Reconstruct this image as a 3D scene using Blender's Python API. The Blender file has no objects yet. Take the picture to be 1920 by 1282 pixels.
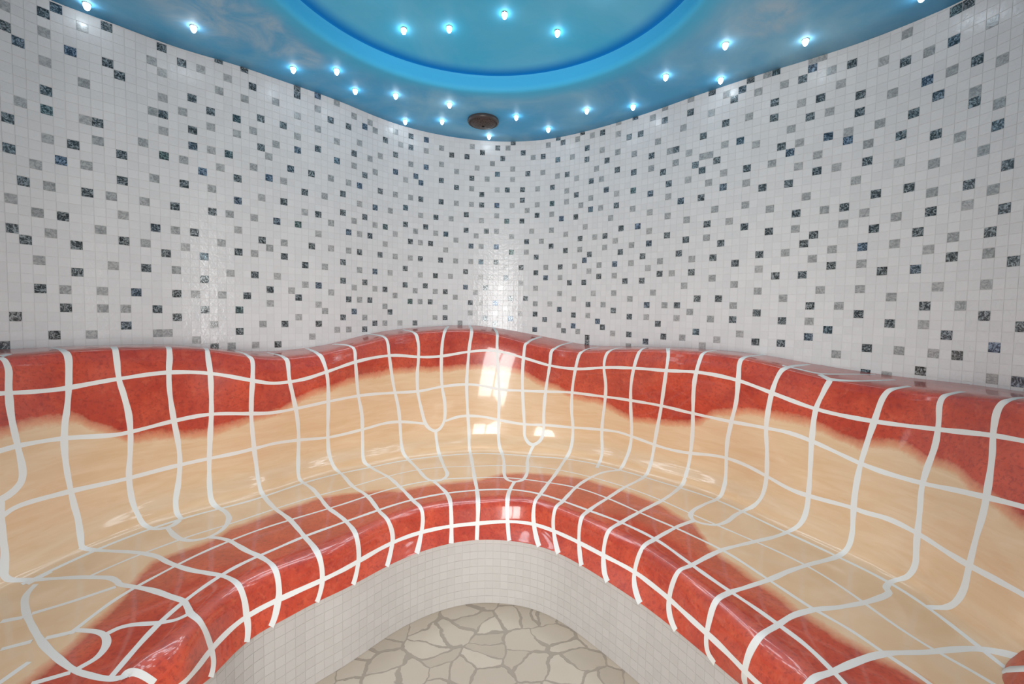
import bpy, math, random
import numpy as np
from mathutils import Vector

# ------------------------------------------------------------------ camera, world, exposure
scene = bpy.context.scene
COL = scene.collection
EYE = 1.25                       # eye height above the floor
CEIL = 2.40                      # ceiling height
pitch, roll = math.radians(3.0), math.radians(1.0)
cam_data = bpy.data.cameras.new('camera')
cam_data.sensor_width = 36.0
cam_data.lens = 853.0 / 1920.0 * 36.0
cam_data.clip_start = 0.02
cam = bpy.data.objects.new('camera', cam_data)
COL.objects.link(cam)
Fw = np.array([0, math.cos(pitch), -math.sin(pitch)])
R0 = np.array([1.0, 0, 0]); U0 = np.array([0, math.sin(pitch), math.cos(pitch)])
Rt = math.cos(roll) * R0 + math.sin(roll) * U0
Up = -math.sin(roll) * R0 + math.cos(roll) * U0
from mathutils import Matrix
cam.matrix_world = Matrix(((Rt[0], Up[0], -Fw[0], 0), (Rt[1], Up[1], -Fw[1], 0), (Rt[2], Up[2], -Fw[2], EYE), (0, 0, 0, 1)))
scene.camera = cam
world = bpy.data.worlds.new('world'); scene.world = world
world.use_nodes = True
world.node_tree.nodes['Background'].inputs[0].default_value = (0.75, 0.85, 1.0, 1)
world.node_tree.nodes['Background'].inputs[1].default_value = 0.3
vs = scene.view_settings
vs.view_transform = 'Standard'; vs.look = 'None'; vs.gamma = 1.0; vs.use_curve_mapping = False
vs.exposure = 0.03

def area(name, loc, target, sx, sy, power, color):
    l = bpy.data.lights.new(name, 'AREA'); l.shape = 'RECTANGLE'; l.size = sx; l.size_y = sy
    l.energy = power; l.color = color; l.spread = math.radians(108)
    o = bpy.data.objects.new(name, l); COL.objects.link(o); o.location = loc
    o.rotation_euler = (Vector(target) - Vector(loc)).to_track_quat('-Z', 'Y').to_euler()
    return o
# daylight falling in through the two panes of the entrance door behind the camera
area('door_daylight', (-0.45, -1.0 + 0.06, 1.18), (-0.28, 2.0, 0.75), 0.62, 1.66, 18, (1.0, 0.985, 0.965))
area('door_daylight', (0.25, -1.0 + 0.06, 1.18), (0.18, 2.0, 0.75), 0.62, 1.66, 18, (1.0, 0.985, 0.965))

# ---- surface maths shared by fit and scene (numpy only) ----
OX,OY=-0.1,0.5
TH0,TH1,NT=-110.0,110.0,111
def cr(P,t):
    """Catmull-Rom through rows P (n,...) at parameters t"""
    P=np.asarray(P,float); n=len(P); t=np.clip(np.asarray(t,float),0,n-1-1e-9)
    i=np.floor(t).astype(int); f=t-i
    g=lambda k:P[np.clip(k,0,n-1)]
    a,b,c,d=g(i-1),g(i),g(i+1),g(i+2)
    f=f.reshape(f.shape+(1,)*(P.ndim-1))
    return .5*((2*b)+(c-a)*f+(2*a-5*b+4*c-d)*f*f+(3*b-3*c+d-a)*f**3)
def col(tab,th):
    """table sampled every 2 degrees between TH0 and TH1"""
    return cr(tab,(np.asarray(th,float)-TH0)/(TH1-TH0)*(NT-1))
NV=15
def bench(RT,ZT,th,v):
    """RT,ZT: (NV,NT) tables -> points (...,3)"""
    th=np.asarray(th,float); v=np.asarray(v,float)
    r=np.array([col(RT[k],th) for k in range(NV)]); z=np.array([col(ZT[k],th) for k in range(NV)])
    i=np.clip(np.floor(v).astype(int),0,NV-2); f=v-i
    def g(A,k):
        k=np.clip(k,0,NV-1); return np.take_along_axis(A,k[None],0)[0]
    def cc(A):
        a,b,c,d=g(A,i-1),g(A,i),g(A,i+1),g(A,i+2)
        return .5*((2*b)+(c-a)*f+(2*a-5*b+4*c-d)*f*f+(3*b-3*c+d-a)*f**3)
    rr,zz=cc(r),cc(z); a=np.radians(th)
    return np.stack([OX+rr*np.sin(a),OY+rr*np.cos(a),zz],-1)

def wallr(th):
    return cr(np.r_[WR, WR, WR], (np.asarray(th, float) + 180) / 2 + 180)


# ---- surveyed shape data (metres / degrees) ----
WR = np.array([1.503,1.5041,1.5068,1.51,1.5133,1.5167,1.52,1.5233,1.5267,1.53,1.5333,1.5367,1.54,1.5434,1.5471,1.5515,1.5571,1.5634,1.57,1.5767,1.5833,1.59,1.5967,1.6033,1.61,1.6167,1.6233,1.63,1.6367,1.6435,1.6506,1.6582,1.666,1.674,1.682,1.69,1.698,1.706,1.714,1.722,1.73,1.7383,1.7471,1.7571,1.7683,1.78,1.792,1.804,1.816,1.8283,1.8412,1.855,1.8694,1.884,1.8987,1.9134,1.9284,1.9445,1.9623,1.9819,2.0026,2.0233,2.0426,2.0569,2.0621,2.0596,2.0571,2.0599,2.0655,2.068,2.0656,2.0615,2.0613,2.0685,2.0819,2.0988,2.118,2.1403,2.1687,2.2064,2.2529,2.3028,2.3501,2.3913,2.4264,2.4562,2.4814,2.5022,2.5185,2.5295,2.5349,2.5343,2.5271,2.5119,2.4883,2.4574,2.4222,2.3854,2.3487,2.3128,2.2776,2.243,2.2087,2.1759,2.1473,2.1247,2.1066,2.0914,2.0803,2.0745,2.0725,2.0721,2.0721,2.0718,2.0694,2.0644,2.0579,2.0492,2.0348,2.013,1.9866,1.9595,1.9344,1.9126,1.893,1.8743,1.8557,1.8373,1.8194,1.8031,1.789,1.7766,1.7647,1.7529,1.7412,1.7295,1.718,1.7074,1.6983,1.6908,1.6841,1.6776,1.6712,1.6648,1.6584,1.652,1.6456,1.6392,1.6328,1.6266,1.6208,1.6155,1.6107,1.606,1.6013,1.5967,1.592,1.5873,1.5827,1.578,1.5733,1.5687,1.564,1.5594,1.5548,1.5506,1.5468,1.5434,1.54,1.5367,1.5333,1.53,1.5267,1.5233,1.52,1.5167,1.5133,1.51,1.5068,1.5041])
RT = np.array([[1.7,1.708,1.716,1.724,1.732,1.74,1.7483,1.7571,1.7671,1.7783,1.79,1.802,1.814,1.826,1.8383,1.8512,1.865,1.8794,1.894,1.9087,1.9234,1.9384,1.9545,1.9723,1.9919,2.0126,2.0333,2.0526,2.0669,2.0721,2.0696,2.0671,2.0699,2.0755,2.078,2.0756,2.0715,2.0713,2.0785,2.0919,2.1088,2.128,2.1503,2.1787,2.2164,2.2629,2.3128,2.3601,2.4013,2.4364,2.4662,2.4914,2.5122,2.5285,2.5395,2.5449,2.5443,2.5371,2.5219,2.4983,2.4674,2.4322,2.3954,2.3587,2.3228,2.2876,2.253,2.2187,2.1859,2.1573,2.1347,2.1166,2.1014,2.0903,2.0845,2.0825,2.0821,2.0821,2.0818,2.0794,2.0744,2.0679,2.0592,2.0448,2.023,1.9966,1.9695,1.9444,1.9226,1.903,1.8843,1.8657,1.8473,1.8294,1.8131,1.799,1.7866,1.7747,1.7629,1.7512,1.7395,1.728,1.7174,1.7083,1.7008,1.6941,1.6876,1.6812,1.6748,1.6684,1.662],[1.59,1.598,1.606,1.614,1.622,1.63,1.6383,1.6471,1.6571,1.6683,1.68,1.692,1.704,1.716,1.7283,1.7412,1.755,1.7694,1.784,1.7987,1.8134,1.8284,1.8445,1.8623,1.8819,1.9026,1.9233,1.9426,1.9569,1.9621,1.9596,1.9571,1.9599,1.9655,1.968,1.9656,1.9615,1.9613,1.9685,1.9819,1.9988,2.018,2.0403,2.0687,2.1064,2.1529,2.2028,2.2501,2.2913,2.3264,2.3562,2.3814,2.4022,2.4185,2.4295,2.4349,2.4343,2.4271,2.4119,2.3883,2.3574,2.3222,2.2854,2.2487,2.2128,2.1776,2.143,2.1087,2.0759,2.0473,2.0247,2.0066,1.9914,1.9803,1.9745,1.9725,1.9721,1.9721,1.9718,1.9694,1.9644,1.9579,1.9492,1.9348,1.913,1.8866,1.8595,1.8344,1.8126,1.793,1.7743,1.7557,1.7373,1.7194,1.7031,1.689,1.6766,1.6647,1.6529,1.6412,1.6295,1.618,1.6074,1.5983,1.5908,1.5841,1.5776,1.5712,1.5648,1.5584,1.552],[1.493,1.501,1.509,1.517,1.525,1.533,1.5413,1.5501,1.5601,1.5713,1.583,1.595,1.607,1.619,1.6313,1.6442,1.658,1.6724,1.687,1.7017,1.7164,1.7314,1.7475,1.7653,1.7849,1.8056,1.8263,1.8456,1.8599,1.8651,1.8626,1.8601,1.8629,1.8685,1.871,1.8686,1.8645,1.8643,1.8715,1.8849,1.9018,1.921,1.9433,1.9717,2.0094,2.0559,2.1058,2.1531,2.1943,2.2294,2.2592,2.2844,2.3052,2.3215,2.3325,2.3379,2.3373,2.3301,2.3149,2.2913,2.2604,2.2252,2.1884,2.1517,2.1158,2.0806,2.046,2.0117,1.9789,1.9503,1.9277,1.9096,1.8944,1.8833,1.8775,1.8755,1.8751,1.8751,1.8748,1.8724,1.8674,1.8609,1.8522,1.8378,1.816,1.7896,1.7625,1.7374,1.7156,1.696,1.6773,1.6587,1.6403,1.6224,1.6061,1.592,1.5796,1.5677,1.5559,1.5442,1.5325,1.521,1.5104,1.5013,1.4938,1.4871,1.4806,1.4742,1.4678,1.4614,1.455],[1.466,1.474,1.482,1.49,1.498,1.506,1.5143,1.5231,1.5331,1.5443,1.556,1.568,1.58,1.592,1.6043,1.6172,1.631,1.6454,1.66,1.6747,1.6894,1.7044,1.7205,1.7383,1.7579,1.7786,1.7993,1.8186,1.8329,1.8381,1.8356,1.8331,1.8359,1.8415,1.844,1.8416,1.8375,1.8373,1.8445,1.8579,1.8748,1.894,1.9163,1.9447,1.9824,2.0289,2.0788,2.1261,2.1673,2.2024,2.2322,2.2574,2.2782,2.2945,2.3055,2.3109,2.3103,2.3031,2.2879,2.2643,2.2334,2.1982,2.1614,2.1247,2.0888,2.0536,2.019,1.9847,1.9519,1.9233,1.9007,1.8826,1.8674,1.8563,1.8505,1.8485,1.8481,1.8481,1.8478,1.8454,1.8404,1.8339,1.8252,1.8108,1.789,1.7626,1.7355,1.7104,1.6886,1.669,1.6503,1.6317,1.6133,1.5954,1.5791,1.565,1.5526,1.5407,1.5289,1.5172,1.5055,1.494,1.4834,1.4743,1.4668,1.4601,1.4536,1.4472,1.4408,1.4344,1.428],[1.445,1.453,1.461,1.469,1.477,1.485,1.4933,1.5021,1.5121,1.5233,1.535,1.547,1.559,1.571,1.5833,1.5962,1.61,1.6244,1.639,1.6537,1.6684,1.6834,1.6995,1.7173,1.7369,1.7576,1.7783,1.7976,1.8119,1.8171,1.8146,1.8121,1.8149,1.8205,1.823,1.8206,1.8165,1.8163,1.8235,1.8369,1.8538,1.873,1.8953,1.9237,1.9614,2.0079,2.0578,2.1051,2.1463,2.1814,2.2112,2.2364,2.2572,2.2735,2.2845,2.2899,2.2893,2.2821,2.2669,2.2433,2.2124,2.1772,2.1404,2.1037,2.0678,2.0326,1.998,1.9637,1.9309,1.9023,1.8797,1.8616,1.8464,1.8353,1.8295,1.8275,1.8271,1.8271,1.8268,1.8244,1.8194,1.8129,1.8042,1.7898,1.768,1.7416,1.7145,1.6894,1.6676,1.648,1.6293,1.6107,1.5923,1.5744,1.5581,1.544,1.5316,1.5197,1.5079,1.4962,1.4845,1.473,1.4624,1.4533,1.4458,1.4391,1.4326,1.4262,1.4198,1.4134,1.407],[1.3837,1.3905,1.3982,1.4062,1.4142,1.4223,1.4306,1.4396,1.4496,1.4606,1.4723,1.4842,1.4962,1.5083,1.5207,1.5336,1.5473,1.5617,1.5762,1.5909,1.6057,1.6209,1.6371,1.6549,1.6744,1.6949,1.7162,1.7381,1.7583,1.7731,1.7832,1.7922,1.8021,1.8117,1.8183,1.821,1.8228,1.8291,1.8438,1.8662,1.8928,1.9201,1.9471,1.975,2.0056,2.0401,2.0786,2.1182,2.154,2.1838,2.2086,2.2303,2.2493,2.2638,2.2725,2.2752,2.2721,2.2637,2.2521,2.2394,2.223,2.2006,2.1737,2.1441,2.1124,2.0796,2.0467,2.0144,1.9842,1.9576,1.935,1.9146,1.8938,1.8716,1.8504,1.8322,1.8162,1.8025,1.7907,1.7788,1.7662,1.754,1.7407,1.7224,1.6978,1.6687,1.6384,1.6092,1.5827,1.5596,1.5395,1.5207,1.5023,1.4847,1.4685,1.4543,1.4417,1.4297,1.4179,1.4061,1.3945,1.3831,1.3727,1.3636,1.3559,1.349,1.3425,1.3361,1.3297,1.3235,1.3181],[1.3223,1.3279,1.3355,1.3434,1.3515,1.3596,1.368,1.3771,1.3871,1.398,1.4096,1.4215,1.4335,1.4456,1.458,1.471,1.4847,1.4989,1.5135,1.5281,1.543,1.5584,1.5747,1.5926,1.6119,1.6323,1.6542,1.6787,1.7047,1.7292,1.7517,1.7722,1.7893,1.803,1.8135,1.8213,1.8291,1.8419,1.8641,1.8956,1.9318,1.9673,1.9988,2.0263,2.0497,2.0724,2.0994,2.1313,2.1617,2.1862,2.206,2.2243,2.2413,2.2542,2.2605,2.2604,2.2549,2.2453,2.2374,2.2356,2.2335,2.224,2.2071,2.1846,2.1571,2.1265,2.0954,2.0652,2.0375,2.0128,1.9902,1.9676,1.9413,1.908,1.8714,1.8368,1.8054,1.7779,1.7546,1.7332,1.713,1.6952,1.6772,1.6551,1.6276,1.5958,1.5624,1.5291,1.4978,1.4713,1.4497,1.4307,1.4124,1.395,1.3789,1.3646,1.3517,1.3396,1.3278,1.3161,1.3045,1.2933,1.2829,1.2739,1.266,1.259,1.2525,1.246,1.2397,1.2336,1.2292],[1.2823,1.2879,1.2955,1.3034,1.3115,1.3196,1.328,1.3371,1.3471,1.358,1.3696,1.3815,1.3935,1.4056,1.418,1.431,1.4447,1.4589,1.4735,1.4881,1.503,1.5184,1.5347,1.5526,1.5719,1.5923,1.6142,1.6387,1.6647,1.6892,1.7117,1.7322,1.7493,1.763,1.7735,1.7813,1.7891,1.8019,1.8241,1.8556,1.8918,1.9273,1.9588,1.9863,2.0097,2.0324,2.0594,2.0913,2.1217,2.1462,2.166,2.1843,2.2013,2.2142,2.2205,2.2204,2.2149,2.2053,2.1974,2.1956,2.1935,2.184,2.1671,2.1446,2.1171,2.0865,2.0554,2.0252,1.9975,1.9728,1.9502,1.9276,1.9013,1.868,1.8314,1.7968,1.7654,1.7379,1.7146,1.6932,1.673,1.6552,1.6372,1.6151,1.5876,1.5558,1.5224,1.4891,1.4578,1.4313,1.4097,1.3907,1.3724,1.355,1.3389,1.3246,1.3117,1.2996,1.2878,1.2761,1.2645,1.2533,1.2429,1.2339,1.226,1.219,1.2125,1.206,1.1997,1.1936,1.1892],[1.2373,1.2429,1.2505,1.2584,1.2665,1.2746,1.283,1.2921,1.3021,1.313,1.3246,1.3365,1.3485,1.3606,1.373,1.386,1.3997,1.4139,1.4285,1.4431,1.458,1.4734,1.4897,1.5076,1.5269,1.5473,1.5692,1.5937,1.6197,1.6442,1.6667,1.6872,1.7043,1.718,1.7285,1.7363,1.7441,1.7569,1.7791,1.8106,1.8468,1.8823,1.9138,1.9413,1.9647,1.9874,2.0144,2.0463,2.0767,2.1012,2.121,2.1393,2.1563,2.1692,2.1755,2.1754,2.1699,2.1603,2.1524,2.1506,2.1485,2.139,2.1221,2.0996,2.0721,2.0415,2.0104,1.9802,1.9525,1.9278,1.9052,1.8826,1.8563,1.823,1.7864,1.7518,1.7204,1.6929,1.6696,1.6482,1.628,1.6102,1.5922,1.5701,1.5426,1.5108,1.4774,1.4441,1.4128,1.3863,1.3647,1.3457,1.3274,1.31,1.2939,1.2796,1.2667,1.2546,1.2428,1.2311,1.2195,1.2083,1.1979,1.1889,1.181,1.174,1.1675,1.161,1.1547,1.1486,1.1442],[1.1048,1.1104,1.1179,1.1259,1.1339,1.142,1.1505,1.1595,1.1695,1.1805,1.192,1.2039,1.2159,1.2281,1.2405,1.2535,1.2672,1.2814,1.2959,1.3106,1.3255,1.3408,1.3572,1.375,1.3943,1.4144,1.4344,1.4531,1.4713,1.4898,1.5064,1.5207,1.5347,1.5482,1.5591,1.5684,1.5808,1.5988,1.6199,1.6422,1.6658,1.6899,1.712,1.7328,1.758,1.7909,1.8281,1.8653,1.8993,1.9271,1.9465,1.9578,1.9636,1.9677,1.9738,1.9818,1.9885,1.9916,1.9902,1.984,1.9712,1.951,1.9259,1.8991,1.872,1.8442,1.8146,1.7835,1.7512,1.7171,1.6818,1.649,1.6213,1.5977,1.5767,1.5581,1.5415,1.5259,1.5096,1.4907,1.4681,1.4426,1.4154,1.3879,1.3629,1.3435,1.3306,1.3241,1.3212,1.315,1.3016,1.2841,1.266,1.2485,1.2325,1.2182,1.2053,1.1932,1.1813,1.1696,1.158,1.1468,1.1365,1.1274,1.1196,1.1126,1.106,1.0996,1.0932,1.0872,1.0827],[0.8481,0.8537,0.8613,0.8692,0.8772,0.8854,0.8938,0.9029,0.9129,0.9238,0.9354,0.9473,0.9593,0.9714,0.9838,0.9968,1.0105,1.0247,1.0393,1.0539,1.0688,1.0841,1.1005,1.1184,1.1377,1.159,1.1848,1.2164,1.2481,1.2748,1.2974,1.3196,1.3432,1.3666,1.3877,1.4067,1.4255,1.4436,1.4588,1.473,1.4881,1.5044,1.5229,1.5449,1.5726,1.6051,1.6387,1.6703,1.6996,1.7255,1.7459,1.7597,1.7682,1.7739,1.7795,1.7851,1.7868,1.7818,1.7719,1.7604,1.7485,1.7363,1.7196,1.6942,1.6623,1.6278,1.5923,1.5576,1.5262,1.4997,1.4769,1.4547,1.4326,1.4121,1.392,1.3688,1.3423,1.3154,1.2908,1.2696,1.2504,1.2354,1.2267,1.2192,1.2081,1.1957,1.1864,1.1788,1.1677,1.1516,1.1333,1.1147,1.0965,1.0791,1.063,1.0487,1.0358,1.0237,1.0119,1.0001,0.9885,0.9774,0.967,0.958,0.9501,0.9431,0.9366,0.9301,0.9238,0.9177,0.9133],[0.5851,0.5907,0.5982,0.6062,0.6142,0.6223,0.6308,0.6399,0.6499,0.6608,0.6723,0.6842,0.6962,0.7084,0.7208,0.7338,0.7475,0.7617,0.7762,0.7909,0.8058,0.8211,0.8375,0.8554,0.8752,0.8984,0.9268,0.9593,0.9939,1.0294,1.0638,1.0963,1.1273,1.1568,1.1847,1.2095,1.2294,1.2466,1.265,1.286,1.3076,1.327,1.3466,1.3686,1.3926,1.4185,1.4473,1.4775,1.5057,1.5306,1.5531,1.5728,1.5893,1.6027,1.6142,1.6245,1.6314,1.6316,1.6235,1.6068,1.5827,1.5536,1.5231,1.4938,1.4677,1.4446,1.4223,1.3986,1.3737,1.3475,1.3177,1.284,1.2501,1.2193,1.1922,1.1685,1.1484,1.1317,1.1167,1.1014,1.0864,1.0729,1.0592,1.0423,1.023,1.0039,0.9834,0.9612,0.9394,0.9193,0.9002,0.8816,0.8634,0.8459,0.8299,0.8156,0.8027,0.7906,0.7788,0.767,0.7554,0.7442,0.7339,0.7248,0.717,0.71,0.7034,0.697,0.6906,0.6846,0.6801],[0.5554,0.561,0.5685,0.5765,0.5845,0.5926,0.6011,0.6101,0.6201,0.6311,0.6426,0.6545,0.6665,0.6786,0.6911,0.7041,0.7178,0.732,0.7465,0.7612,0.7761,0.7914,0.8078,0.8256,0.8449,0.865,0.8849,0.9026,0.9156,0.9249,0.94,0.97,1.008,1.0442,1.0757,1.1007,1.1182,1.1317,1.1444,1.1563,1.1693,1.1847,1.2038,1.2285,1.2595,1.2951,1.3322,1.3677,1.3991,1.4255,1.447,1.4642,1.4781,1.4896,1.5003,1.5118,1.5224,1.5286,1.5283,1.5183,1.4975,1.4698,1.4397,1.4092,1.3791,1.3505,1.325,1.3027,1.2804,1.2544,1.2251,1.1958,1.167,1.1384,1.112,1.0886,1.0675,1.0473,1.0271,1.0078,0.9919,0.98,0.9686,0.9533,0.9327,0.908,0.8823,0.8578,0.8356,0.8154,0.7963,0.7777,0.7595,0.742,0.726,0.7117,0.6988,0.6867,0.6749,0.6631,0.6515,0.6403,0.63,0.6209,0.6131,0.6061,0.5995,0.5931,0.5867,0.5807,0.5762],[0.5134,0.519,0.5265,0.5345,0.5425,0.5506,0.5591,0.5681,0.5781,0.5891,0.6006,0.6125,0.6245,0.6366,0.6491,0.6621,0.6758,0.69,0.7045,0.7192,0.7341,0.7494,0.7658,0.7836,0.8029,0.823,0.8429,0.8606,0.8736,0.8829,0.898,0.928,0.966,1.0022,1.0337,1.0587,1.0762,1.0897,1.1024,1.1143,1.1273,1.1427,1.1618,1.1865,1.2175,1.2531,1.2902,1.3257,1.3571,1.3835,1.405,1.4222,1.4361,1.4476,1.4583,1.4698,1.4804,1.4866,1.4863,1.4763,1.4555,1.4278,1.3977,1.3672,1.3371,1.3085,1.283,1.2607,1.2384,1.2124,1.1831,1.1538,1.125,1.0964,1.07,1.0466,1.0255,1.0053,0.9851,0.9658,0.9499,0.938,0.9266,0.9113,0.8907,0.866,0.8403,0.8158,0.7936,0.7734,0.7543,0.7357,0.7175,0.7,0.684,0.6697,0.6568,0.6447,0.6329,0.6211,0.6095,0.5983,0.588,0.5789,0.5711,0.5641,0.5575,0.5511,0.5447,0.5387,0.5342],[0.5561,0.5617,0.5692,0.5772,0.5852,0.5933,0.6018,0.6108,0.6208,0.6318,0.6433,0.6552,0.6672,0.6794,0.6918,0.7048,0.7185,0.7327,0.7472,0.7619,0.7768,0.7921,0.8085,0.8263,0.8456,0.8657,0.8856,0.9032,0.916,0.922,0.9235,0.9278,0.9433,0.97,0.9999,1.0259,1.0453,1.0592,1.0722,1.0878,1.1047,1.1204,1.136,1.1548,1.1785,1.2064,1.2372,1.2686,1.2982,1.3253,1.3505,1.373,1.392,1.4071,1.4177,1.4232,1.4238,1.4208,1.4151,1.4045,1.3881,1.3668,1.3407,1.3112,1.2811,1.2519,1.2239,1.1977,1.1736,1.1513,1.1291,1.107,1.0861,1.0662,1.0471,1.0295,1.0136,0.9989,0.9859,0.9758,0.9684,0.961,0.9508,0.9358,0.9151,0.8905,0.8647,0.8402,0.818,0.7978,0.7788,0.7602,0.7419,0.7245,0.7084,0.6941,0.6813,0.6692,0.6573,0.6456,0.634,0.6228,0.6125,0.6034,0.5955,0.5886,0.582,0.5756,0.5692,0.5632,0.5587]])
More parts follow.
